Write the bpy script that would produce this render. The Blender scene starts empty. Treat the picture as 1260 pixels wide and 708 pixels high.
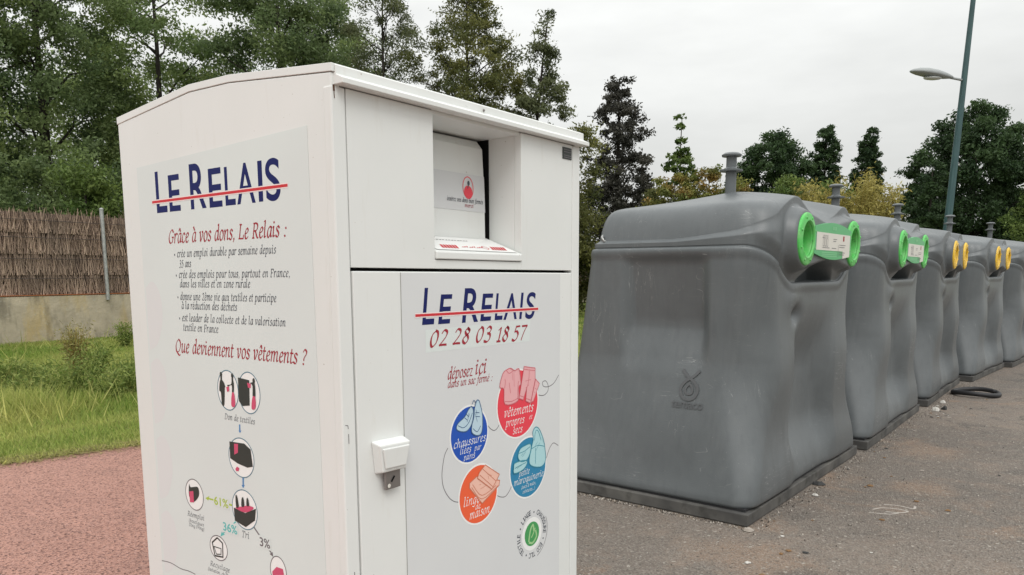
import bpy, bmesh, math, random
import numpy as np
from mathutils import Vector, Matrix
from mathutils.bvhtree import BVHTree

# ------------------------------------------------------------------ camera, sky, sun, exposure
scene = bpy.context.scene
COL = scene.collection
R = math.radians
PITCH = math.atan((472 - 336) / 940.0)
cam_data = bpy.data.cameras.new("camera")
cam = bpy.data.objects.new("camera", cam_data)
COL.objects.link(cam)
cam.location = (0, 0, 1.5)
cam.rotation_euler = (R(90) - PITCH, 0, 0)
cam_data.sensor_width = 36
cam_data.lens = 940 / 1260 * 36
cam_data.shift_y = (472 - 354) / 1260          # the photo is a crop of the upper part of a 4:3 frame
cam_data.clip_start = 0.05
cam_data.clip_end = 2000
scene.camera = cam

SUN_EL, SUN_AZ = 52, 170                      # degrees; azimuth clockwise from +Y
world = bpy.data.worlds.new("World")
scene.world = world
world.use_nodes = True
wt = world.node_tree
wt.nodes.clear()
def wn(t, **k):
    n = wt.nodes.new(t)
    for a, b in k.items(): setattr(n, a, b)
    return n
w_out = wn('ShaderNodeOutputWorld'); w_bg = wn('ShaderNodeBackground')
w_bg.inputs['Strength'].default_value = 0.1
w_sky = wn('ShaderNodeTexSky'); w_sky.sky_type = 'NISHITA'; w_sky.sun_disc = False
w_sky.sun_elevation = R(SUN_EL); w_sky.sun_rotation = R(SUN_AZ)
w_sky.air_density = 1.5; w_sky.dust_density = 4
w_tc = wn('ShaderNodeTexCoord'); w_sep = wn('ShaderNodeSeparateXYZ')
wt.links.new(w_tc.outputs['Generated'], w_sep.inputs[0])
w_ramp = wn('ShaderNodeMapRange')             # overcast sky: the zenith is about three times as bright as the horizon
w_ramp.inputs[1].default_value = 0.0; w_ramp.inputs[2].default_value = 1.0
w_ramp.inputs[3].default_value = 6.0; w_ramp.inputs[4].default_value = 17.5
wt.links.new(w_sep.outputs['Z'], w_ramp.inputs[0])
w_map = wn('ShaderNodeMapping'); w_map.inputs['Scale'].default_value = (1.5, 1.5, 5.0)
wt.links.new(w_tc.outputs['Generated'], w_map.inputs[0])
w_noise = wn('ShaderNodeTexNoise'); w_noise.inputs['Scale'].default_value = 1.6
w_noise.inputs['Detail'].default_value = 5; w_noise.inputs['Roughness'].default_value = 0.55
wt.links.new(w_map.outputs[0], w_noise.inputs['Vector'])
w_cl = wn('ShaderNodeMapRange')
w_cl.inputs[1].default_value = 0.3; w_cl.inputs[2].default_value = 0.72
w_cl.inputs[3].default_value = 0.83; w_cl.inputs[4].default_value = 1.08
wt.links.new(w_noise.outputs['Fac'], w_cl.inputs[0])
w_mul = wn('ShaderNodeMath', operation='MULTIPLY')
wt.links.new(w_ramp.outputs[0], w_mul.inputs[0]); wt.links.new(w_cl.outputs[0], w_mul.inputs[1])
w_col = wn('ShaderNodeCombineColor')
for i, k in enumerate((0.995, 1.005, 0.985)):
    m_ = wn('ShaderNodeMath', operation='MULTIPLY'); m_.inputs[1].default_value = k
    wt.links.new(w_mul.outputs[0], m_.inputs[0]); wt.links.new(m_.outputs[0], w_col.inputs[i])
w_mix = wn('ShaderNodeMix'); w_mix.data_type = 'RGBA'; w_mix.inputs[0].default_value = 0.06
wt.links.new(w_col.outputs[0], w_mix.inputs[6]); wt.links.new(w_sky.outputs[0], w_mix.inputs[7])
wt.links.new(w_mix.outputs[2], w_bg.inputs['Color']); wt.links.new(w_bg.outputs[0], w_out.inputs[0])

sd = bpy.data.lights.new("sun", 'SUN'); sd.energy = 1.1; sd.angle = R(30); sd.color = (1.0, 0.975, 0.94)
sun = bpy.data.objects.new("sun", sd); COL.objects.link(sun)
to_sun = Vector((math.sin(R(SUN_AZ)) * math.cos(R(SUN_EL)), math.cos(R(SUN_AZ)) * math.cos(R(SUN_EL)), math.sin(R(SUN_EL))))
sun.rotation_euler = (-to_sun).to_track_quat('-Z', 'Y').to_euler()
vs = scene.view_settings
vs.view_transform = 'Standard'; vs.look = 'None'; vs.gamma = 1; vs.exposure = 0.14; vs.use_curve_mapping = False
scene.cycles.max_bounces = 8
scene.cycles.transparent_max_bounces = 4

# ------------------------------------------------------------------ helpers
random.seed(4)
rng = np.random.default_rng(7)

class MB:
    """collects geometry for ONE mesh object"""
    def __init__(s): s.v = []; s.f = []
    def add(s, verts, faces):
        o = len(s.v); s.v.extend([tuple(p) for p in verts]); s.f.extend([tuple(i + o for i in f) for f in faces]); return s
    def box(s, x0, x1, y0, y1, z0, z1):
        return s.add([(x0,y0,z0),(x1,y0,z0),(x1,y1,z0),(x0,y1,z0),(x0,y0,z1),(x1,y0,z1),(x1,y1,z1),(x0,y1,z1)],
                     [(0,3,2,1),(4,5,6,7),(0,1,5,4),(1,2,6,5),(2,3,7,6),(3,0,4,7)])
    def prism(s, poly, lo, hi, fn):
        """poly in 2D, fn(u, v, h) -> 3D; closed prism between h = lo and hi"""
        n = len(poly)
        a = [fn(u, v, lo) for u, v in poly]; b = [fn(u, v, hi) for u, v in poly]
        return s.add(a + b, [tuple(range(n))[::-1], tuple(range(n, 2*n))] + [(i, (i+1) % n, n + (i+1) % n, n + i) for i in range(n)])
    def tube(s, pts, rad, n=8, cap=True):
        pts = [Vector(p) for p in pts]
        if not hasattr(rad, '__len__'): rad = [rad] * len(pts)
        vs_, fs = [], []
        up = None
        for i, p in enumerate(pts):
            d = (pts[min(i+1, len(pts)-1)] - pts[max(i-1, 0)]).normalized()
            if up is None: up = Vector((0,0,1)) if abs(d.z) < .9 else Vector((1,0,0))
            a = d.cross(up).normalized(); b = a.cross(d).normalized(); up = b
            for k in range(n):
                t = 2*math.pi*k/n
                vs_.append(p + (a*math.cos(t) + b*math.sin(t)) * rad[i])
        for i in range(len(pts)-1):
            for k in range(n):
                fs.append((i*n+k, i*n+(k+1)%n, (i+1)*n+(k+1)%n, (i+1)*n+k))
        if cap:
            fs.append(tuple(range(n))[::-1]); fs.append(tuple(range((len(pts)-1)*n, len(pts)*n)))
        return s.add(vs_, fs)
    def lathe(s, prof, n=32, fn=lambda a, b, h: (a, b, h), closed=False):
        """prof: (r, h) pairs; fn maps (r cos, r sin, h) to 3D"""
        vs_, fs = [], []
        for r, h in prof:
            for k in range(n):
                t = 2*math.pi*k/n; vs_.append(fn(r*math.cos(t), r*math.sin(t), h))
        m = len(prof)
        for i in range(m if closed else m-1):
            j = (i+1) % m
            for k in range(n):
                fs.append((i*n+k, i*n+(k+1)%n, j*n+(k+1)%n, j*n+k))
        if not closed:
            fs.append(tuple(range(n))[::-1]); fs.append(tuple(range((m-1)*n, m*n)))
        return s.add(vs_, fs)
    def build(s, name, mat, parent=None, smooth=False, bevel=0, recalc=True):
        me = bpy.data.meshes.new(name)
        me.from_pydata(s.v, [], s.f)
        if recalc:
            bm = bmesh.new(); bm.from_mesh(me); bmesh.ops.recalc_face_normals(bm, faces=bm.faces); bm.to_mesh(me); bm.free()
        return link(name, me, mat, parent, smooth, bevel)

def link(name, me, mat, parent=None, smooth=False, bevel=0):
    me.materials.append(mat)
    if smooth: me.shade_smooth()
    o = bpy.data.objects.new(name, me); COL.objects.link(o)
    if parent: o.parent = parent
    if bevel:
        b = o.modifiers.new('bevel', 'BEVEL'); b.width = bevel; b.segments = 2; b.limit_method = 'ANGLE'; b.angle_limit = R(40)
    return o

def np_mesh(name, v, f, tone=None):
    """v (N,3), f (M,k) arrays -> mesh, with an optional per-face 'tone'"""
    me = bpy.data.meshes.new(name)
    v = np.ascontiguousarray(v, dtype=np.float32); f = np.ascontiguousarray(f, dtype=np.int32)
    m, k = f.shape
    me.vertices.add(len(v)); me.vertices.foreach_set('co', v.ravel())
    me.loops.add(m*k); me.loops.foreach_set('vertex_index', f.ravel())
    me.polygons.add(m); me.polygons.foreach_set('loop_start', np.arange(0, m*k, k, dtype=np.int32))
    try: me.polygons.foreach_set('loop_total', np.full(m, k, dtype=np.int32))
    except Exception: pass
    me.update(calc_edges=True); me.validate()
    if tone is not None:
        a = me.attributes.new('tone', 'FLOAT', 'FACE'); a.data.foreach_set('value', np.ascontiguousarray(tone, dtype=np.float32))
    return me

def tag(o, label=None, cat=None, group=None, kind=None):
    if label: o['label'] = label
    if cat: o['category'] = cat
    if group: o['group'] = group
    if kind: o['kind'] = kind
    return o

def empty(name, loc, rot=(0,0,0)):
    o = bpy.data.objects.new(name, None); COL.objects.link(o); o.location = loc; o.rotation_euler = rot
    o.empty_display_size = .2
    return o

def copy_tree(o, parent=None):
    c = o.copy(); COL.objects.link(c)
    if parent: c.parent = parent
    for ch in [x for x in bpy.data.objects if x.parent == o]: copy_tree(ch, c)
    return c

# ------------------------------------------------------------------ materials
def mat(name, col, rough=.6, spec=.5, metal=0):
    m = bpy.data.materials.new(name); m.use_nodes = True
    b = m.node_tree.nodes['Principled BSDF']
    b.inputs['Base Color'].default_value = (*col, 1); b.inputs['Roughness'].default_value = rough
    b.inputs['Metallic'].default_value = metal
    b.inputs['Specular IOR Level'].default_value = spec
    return m

class NT:
    def __init__(s, m): s.m = m; s.t = m.node_tree; s.b = s.t.nodes['Principled BSDF']
    def n(s, typ, **k):
        x = s.t.nodes.new(typ)
        for a, b in k.items(): setattr(x, a, b)
        return x
    def l(s, a, b): s.t.links.new(a, b)
    def coord(s, scale=(1,1,1), out='Object', rot=(0,0,0)):
        c = s.n('ShaderNodeTexCoord'); mp = s.n('ShaderNodeMapping'); mp.inputs['Scale'].default_value = scale
        mp.inputs['Rotation'].default_value = rot
        s.l(c.outputs[out], mp.inputs[0]); return mp.outputs[0]
    def noise(s, vec, scale, detail=4, rough=.55, dist=0):
        x = s.n('ShaderNodeTexNoise'); x.inputs['Scale'].default_value = scale; x.inputs['Detail'].default_value = detail
        x.inputs['Roughness'].default_value = rough; x.inputs['Distortion'].default_value = dist
        if vec is not None: s.l(vec, x.inputs['Vector'])
        return x.outputs['Fac']
    def voro(s, vec, scale, feature='F1'):
        x = s.n('ShaderNodeTexVoronoi'); x.feature = feature; x.inputs['Scale'].default_value = scale
        if vec is not None: s.l(vec, x.inputs['Vector'])
        return x
    def rng(s, v, a, b, c=0., d=1., smooth=False):
        x = s.n('ShaderNodeMapRange'); x.clamp = True
        if smooth: x.interpolation_type = 'SMOOTHSTEP'
        for i, q in enumerate((a, b, c, d)): x.inputs[i+1].default_value = q
        s.l(v, x.inputs[0]); return x.outputs[0]
    def mul(s, a, b, op='MULTIPLY'):
        x = s.n('ShaderNodeMath', operation=op)
        for i, q in enumerate((a, b)):
            if isinstance(q, (int, float)): x.inputs[i].default_value = q
            else: s.l(q, x.inputs[i])
        return x.outputs[0]
    def mix(s, fac, a, b):
        x = s.n('ShaderNodeMix'); x.data_type = 'RGBA'
        if isinstance(fac, (int, float)): x.inputs[0].default_value = fac
        else: s.l(fac, x.inputs[0])
        for i, q in ((6, a), (7, b)):
            if isinstance(q, tuple): x.inputs[i].default_value = (*q, 1)
            else: s.l(q, x.inputs[i])
        return x.outputs[2]
    def bump(s, h, strength, dist):
        x = s.n('ShaderNodeBump'); x.inputs['Strength'].default_value = strength; x.inputs['Distance'].default_value = dist
        s.l(h, x.inputs['Height']); s.l(x.outputs[0], s.b.inputs['Normal'])
    def color(s, c): s.l(c, s.b.inputs['Base Color'])
    def rough(s, c): s.l(c, s.b.inputs['Roughness'])

def m_paint():
    m = mat('white_paint', (.78,.785,.74), .38); t = NT(m); co = t.coord()
    big = t.noise(co, 2.2, 5); fine = t.noise(t.coord((9, 9, 1.2)), 4, 5)
    c = t.mix(t.rng(big, .35, .7), (.77,.785,.77), (.735,.755,.738))
    c = t.mix(t.mul(t.rng(fine, .60, .8), .30), c, (.60,.58,.52))
    sp = t.rng(t.noise(co, 70, 2), .735, .76)
    c = t.mix(t.mul(sp, .55), c, (.33,.29,.23))
    t.color(c); t.rough(t.rng(big, .3, .7, .32, .48)); t.bump(t.noise(co, 3.0, 2), .25, .006)
    return m
def m_vinyl(a, b):
    m = mat('printed_vinyl', a, .5, .3); t = NT(m); co = t.coord()
    t.color(t.mix(t.rng(t.noise(co, 2.5, 3), .35, .65), a, b)); t.bump(t.noise(co, 6, 3), .12, .004)
    return m
def m_plastic():
    m = mat('grey_plastic', (.14,.145,.15), .45); t = NT(m)
    co = t.coord(); st = t.coord((5, 5, .55)); sx = t.coord((1.2, 1.2, 7), rot=(.5, .35, 0))
    big = t.noise(co, 1.6, 6, .6); streak = t.noise(st, 3, 6, .62); scr = t.noise(sx, 9, 6, .7)
    c = t.mix(t.rng(big, .3, .72), (.096,.107,.112), (.134,.146,.152))
    c = t.mix(t.mul(t.rng(streak, .55, .85), .16), c, (.23,.235,.235))
    c = t.mix(t.mul(t.rng(t.noise(st, 5, 4), .52, .75), .22), c, (.066,.072,.078))
    # worn patches and pale scrapes of their own shape
    w = t.mul(t.rng(t.noise(co, 2.3, 3), .55, .72), t.rng(scr, .56, .72))
    c = t.mix(t.mul(w, .38), c, (.30,.305,.305))
    v = t.voro(t.coord((2.5, 2.5, 9), rot=(.9, .7, .4)), 5.0)
    c = t.mix(t.mul(t.rng(v.outputs['Distance'], .03, .055, 1, 0), .45), c, (.42,.42,.41))
    # short crisp scratches: thin level lines of a stretched noise, only in a few patches
    for rot, sc, amt, ms in (((.4,.9,.6), (1.2,1.2,11), .55, 2.6), ((1.3,.2,1.1), (1,9,1.5), .45, 3.1), ((.2,.1,.3), (10,9,.9), .35, 2.1)):
        nz = t.noise(t.coord(sc, rot=rot), 2.6, 3, .5)
        ln = t.mul(t.mul(nz, .5, 'SUBTRACT'), 0, 'ADD')
        ab = t.n('ShaderNodeMath', operation='ABSOLUTE'); t.l(ln, ab.inputs[0])
        k = t.mul(t.rng(ab.outputs[0], .0, .007, 1, 0), t.rng(t.noise(t.coord((1,1,1), rot=rot), ms, 3, .6), .60, .68))
        c = t.mix(t.mul(k, amt), c, (.46,.465,.46))
    g = t.rng(t.noise(t.coord((1.5,1.5,.8)), 2.2, 6, .65, 1.5), .54, .70)
    c = t.mix(t.mul(g, .16), c, (.055,.058,.06))
    oi = t.n('ShaderNodeObjectInfo'); hv = t.n('ShaderNodeHueSaturation'); t.l(t.rng(oi.outputs['Random'], 0, 1, .9, 1.12), hv.inputs['Value']); t.l(c, hv.inputs['Color']); c = hv.outputs[0]
    t.color(c); t.rough(t.rng(big, .3, .7, .34, .48))
    t.bump(t.mul(t.noise(co, 160, 2), t.noise(co, 3, 3), 'ADD'), .18, .004)
    return m
def m_leaf(name, a, b, c=None, trans=.35):
    m = bpy.data.materials.new(name); m.use_nodes = True; t = NT(m)
    at = t.n('ShaderNodeAttribute'); at.attribute_name = 'tone'
    col = t.mix(at.outputs['Fac'], a, b)
    if c is not None:
        col = t.mix(t.rng(t.noise(t.coord(), .8, 2), .50, .66), col, c)
    hv = t.n('ShaderNodeHueSaturation'); rn = t.n('ShaderNodeNewGeometry')
    t.l(t.rng(rn.outputs['Random Per Island'], 0, 1, .72, 1.3), hv.inputs['Value']); t.l(col, hv.inputs['Color'])
    t.l(hv.outputs[0], t.b.inputs['Base Color']); t.b.inputs['Roughness'].default_value = .6; t.b.inputs['Specular IOR Level'].default_value = .3
    tr = t.n('ShaderNodeBsdfTranslucent'); t.l(hv.outputs[0], tr.inputs['Color'])
    mx = t.n('ShaderNodeMixShader'); mx.inputs[0].default_value = trans
    t.l(t.b.outputs[0], mx.inputs[1]); t.l(tr.outputs[0], mx.inputs[2])
    t.l(mx.outputs[0], t.t.nodes['Material Output'].inputs[0])
    return m
def m_bark(name, a, b):
    m = mat(name, a, .9, .2); t = NT(m); co = t.coord((6, 6, 1.5))
    n = t.noise(co, 3, 6); t.color(t.mix(t.rng(n, .35, .65), a, b)); t.bump(n, .6, .03); return m
def m_asphalt():
    m = mat('old_asphalt', (.15,.13,.11), .85, .35); t = NT(m); co = t.coord()
    big = t.noise(co, .45, 6, .6, .6); mid = t.noise(co, 2.6, 6, .62)
    c = t.mix(t.rng(big, .36, .66), (.235,.195,.163), (.160,.138,.120))
    c = t.mix(t.mul(t.rng(mid, .50, .74), .55), c, (.32,.235,.178))
    st = t.noise(t.coord((1,1,1)), 1.1, 5, .65, 1.2)
    c = t.mix(t.mul(t.rng(st, .57, .70), .65), c, (.36,.235,.155))
    c = t.mix(t.mul(t.rng(t.noise(co, 1.7, 5, .6, .8), .58, .72), .6), c, (.075,.07,.066))
    # rusty orange stain with a ragged edge beside the containers
    for sx_, sy_, rr in ((3.55, 6.35, .55), (2.9, 5.2, .4), (1.3, 3.9, .6)):
        ds = t.n('ShaderNodeVectorMath', operation='DISTANCE'); t.l(co, ds.inputs[0]); ds.inputs[1].default_value = (sx_, sy_, 0)
        k = t.rng(t.mul(t.mul(ds.outputs['Value'], 1/rr), t.mul(t.noise(co, 3.5, 6, .65), 1.6), 'ADD'), 1.0, 1.5, 1, 0)
        c = t.mix(t.mul(k, .38), c, (.40,.26,.17))
    v = t.voro(co, 120)
    # cracks and a few oily or tarred stains
    wob = t.n('ShaderNodeVectorMath', operation='ADD'); nz = t.n('ShaderNodeTexNoise'); nz.inputs['Scale'].default_value = 2.5; nz.inputs['Detail'].default_value = 6
    t.l(co, nz.inputs['Vector']); t.l(co, wob.inputs[0]); t.l(nz.outputs['Color'], wob.inputs[1])
    ck = t.voro(wob.outputs[0], .42, 'DISTANCE_TO_EDGE')
    crack = t.mul(t.rng(ck.outputs['Distance'], .003, .012, 1, 0), t.rng(t.noise(co, .6, 2), .45, .6))
    c = t.mix(t.mul(crack, .7), c, (.05,.045,.04))
    c = t.mix(t.mul(t.rng(t.noise(co, .9, 4, .5, .3), .62, .70), .55), c, (.085,.078,.073))
    c = t.mix(t.mul(t.rng(t.noise(co, 6, 5, .7), .58, .75), .5), c, (.36,.30,.245))
    sp = t.n('ShaderNodeSeparateColor'); t.l(v.outputs['Color'], sp.inputs[0])
    c = t.mix(t.mul(t.rng(sp.outputs[0], .5, 1), .6), c, (.36,.33,.29))
    for vs_, th, cc in ((38, .93, (.52,.49,.44)), (22, .955, (.50,.46,.40)), (30, .95, (.05,.045,.04))):
        w2 = t.voro(co, vs_); s2 = t.n('ShaderNodeSeparateColor'); t.l(w2.outputs['Color'], s2.inputs[0])
        k2 = t.mul(t.rng(s2.outputs[2], th, th+.005), t.rng(t.mul(w2.outputs['Distance'], t.mul(t.noise(co, 90, 2), .35), 'ADD'), .34, .42, 1, 0))
        c = t.mix(t.mul(k2, .75), c, cc)
    c = t.mix(t.mul(t.rng(sp.outputs[1], .7, 1), .5), c, (.055,.052,.05))
    t.color(c)
    t.bump(t.mul(v.outputs['Distance'], t.noise(co, 60, 3), 'ADD'), 1.0, .010)
    return m
def m_path():
    m = mat('pink_asphalt', (.27,.15,.13), .88, .3); t = NT(m); co = t.coord()
    c = t.mix(t.rng(t.noise(co, .8, 6, .6), .35, .68), (.52,.285,.225), (.42,.225,.178))
    v = t.voro(co, 95); sp = t.n('ShaderNodeSeparateColor'); t.l(v.outputs['Color'], sp.inputs[0])
    c = t.mix(t.mul(t.rng(sp.outputs[0], .5, 1), .6), c, (.44,.27,.235))
    c = t.mix(t.mul(t.rng(sp.outputs[1], .55, 1), .8), c, (.085,.042,.036))
    c = t.mix(t.mul(t.rng(t.noise(co, 2.2, 5), .56, .7), .2), c, (.15,.10,.09))
    t.color(c); t.bump(t.mul(v.outputs['Distance'], t.noise(co, 40, 3), 'ADD'), 1.0, .012)
    return m
def m_soil():
    m = mat('grass_soil', (.06,.07,.03), .95, .1); t = NT(m); co = t.coord()
    c = t.mix(t.rng(t.noise(co, .7, 6), .38, .62), (.085,.135,.033), (.20,.20,.075))
    c = t.mix(t.mul(t.rng(t.noise(co, 9, 4), .5, .7), .5), c, (.03,.04,.012))
    t.color(c); t.bump(t.noise(co, 30, 4), .8, .03); return m
def m_concrete():
    m = mat('stained_concrete', (.3,.27,.21), .92, .2); t = NT(m); co = t.coord(); st = t.coord((1.2, 1.2, .35))
    c = t.mix(t.rng(t.noise(co, 1.3, 6, .62), .35, .66), (.52,.45,.34), (.35,.305,.23))
    c = t.mix(t.mul(t.rng(t.noise(st, 1.6, 5), .53, .68), .55), c, (.46,.33,.12))
    c = t.mix(t.mul(t.rng(t.noise(st, 2.4, 5), .55, .7), .6), c, (.085,.078,.062))
    c = t.mix(t.mul(t.rng(t.noise(co, 14, 3), .58, .7), .5), c, (.42,.40,.33))
    t.color(c); t.bump(t.noise(co, 9, 6), .7, .02); return m
def m_brush():
    m = bpy.data.materials.new('heather_sticks'); m.use_nodes = True; t = NT(m)
    g = t.n('ShaderNodeNewGeometry')
    c = t.mix(g.outputs['Random Per Island'], (.17,.118,.092), (.60,.445,.345))
    c = t.mix(t.mul(t.rng(t.noise(t.coord(), 1.1, 4), .45, .65), .5), c, (.25,.195,.158))
    t.color(c); t.b.inputs['Roughness'].default_value = .9; t.b.inputs['Specular IOR Level'].default_value = .15; return m
def m_galv():
    m = mat('galvanised_steel', (.42,.43,.43), .5, .5, .6); t = NT(m); co = t.coord()
    t.color(t.mix(t.rng(t.noise(co, 14, 4), .35, .65), (.34,.35,.35), (.5,.51,.5))); return m

def m_worn(name, a, b):
    m = mat(name, a, .45); t = NT(m); co = t.coord()
    c = t.mix(t.rng(t.noise(co, 9, 5), .4, .7), a, b)
    c = t.mix(t.mul(t.rng(t.noise(co, 30, 5, .7), .56, .7), .5), c, (.06,.07,.05))
    t.color(c); return m
M = dict(paint=m_paint(), plastic=m_plastic(), asphalt=m_asphalt(), path=m_path(), soil=m_soil(), concrete=m_concrete(),
         brush=m_brush(), galv=m_galv(),
         vinyl_front=m_vinyl((.68,.695,.70), (.66,.672,.682)), vinyl_side=m_vinyl((.70,.755,.74), (.685,.73,.72)),
         gap=mat('dark_gap', (.012,.012,.012), .8, .1), seam=mat('seam_shadow_groove', (.30,.30,.28), .7),
         navy=mat('navy_print', (.012,.018,.115), .55, .15), redline=mat('red_print', (.60,.04,.05), .5, .2), redtext=mat('dark_red_print', (.36,.035,.05), .6, .15),
         slate=mat('slate_print', (.085,.095,.115), .6, .15), black=mat('black_print', (.02,.022,.02), .5), pink=mat('pink_print', (.62,.08,.17), .45),
         halo=mat('pale_pink_print', (.86,.74,.73), .45), white_ink=mat('white_print', (.86,.87,.86), .45),
         red_dot=mat('bright_red_print', (.80,.055,.085), .4), rose=mat('rose_print', (.80,.42,.44), .45), rose_line=mat('rose_line_print', (.62,.16,.19), .45),
         blue_dot=mat('blue_print', (.012,.085,.46), .4), sky_print=mat('light_blue_print', (.50,.66,.76), .45), blue_line=mat('dark_blue_line_print', (.06,.13,.26), .45),
         orange_dot=mat('orange_print', (.85,.125,.045), .4), peach=mat('peach_print', (.86,.52,.42), .45), orange_line=mat('rust_line_print', (.6,.2,.12), .45),
         teal_dot=mat('teal_print', (.025,.23,.42), .4), aqua=mat('aqua_print', (.42,.68,.72), .45), teal_line=mat('teal_line_print', (.05,.27,.36), .45),
         cord=mat('grey_line_print', (.16,.15,.16), .5), ring=mat('blue_grey_line_print', (.10,.21,.28), .5), lime=mat('lime_print', (.42,.55,.06), .5),
         mint=mat('mint_print', (.10,.50,.48), .5), arrow=mat('blue_arrow_print', (.06,.22,.48), .5), char=mat('charcoal_print', (.028,.035,.032), .5),
         fold=mat('pale_grey_print', (.705,.718,.72), .5, .3), eco=mat('eco_green_print', (.06,.33,.10), .4), eco_l=mat('eco_light_print', (.35,.6,.28), .4),
         green=m_worn('green_plastic', (.085,.52,.10), (.19,.50,.17)), green_in=mat('dark_green_rubber', (.012,.13,.02), .6), greensign=mat('green_sign_print', (.09,.42,.16), .4),
         greensign_l=mat('light_green_print', (.20,.56,.27), .4), label=mat('cream_label', (.68,.66,.60), .5), yellow=m_worn('yellow_plastic', (.80,.50,.03), (.74,.50,.12)),
         yellow_in=mat('dark_yellow_rubber', (.22,.10,.008), .6), steel=mat('dull_steel', (.28,.26,.25), .4, .5, .7), skid=None,
         rubber=mat('black_rubber', (.018,.018,.02), .55), pole=None, lamp_grey=mat('grey_lamp_housing', (.30,.32,.32), .45), lens=mat('lamp_lens', (.55,.57,.55), .2))
def m_pole():
    m = mat('dark_green_pole_paint', (.028,.075,.078), .4); t = NT(m)
    t.color(t.mix(t.rng(t.noise(t.coord((8,8,1)), 2, 4), .35, .7), (.026,.068,.072), (.05,.11,.11))); return m
def m_skid():
    m = mat('dirty_skid_steel', (.10,.098,.092), .75, .3); t = NT(m); co = t.coord()
    c = t.mix(t.rng(t.noise(co, 3, 6), .35, .65), (.058,.057,.056), (.13,.125,.115))
    t.color(t.mix(t.mul(t.rng(t.noise(co, 9, 4), .55, .7), .6), c, (.035,.034,.03))); return m
M['pole'] = m_pole(); M['skid'] = m_skid()

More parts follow.
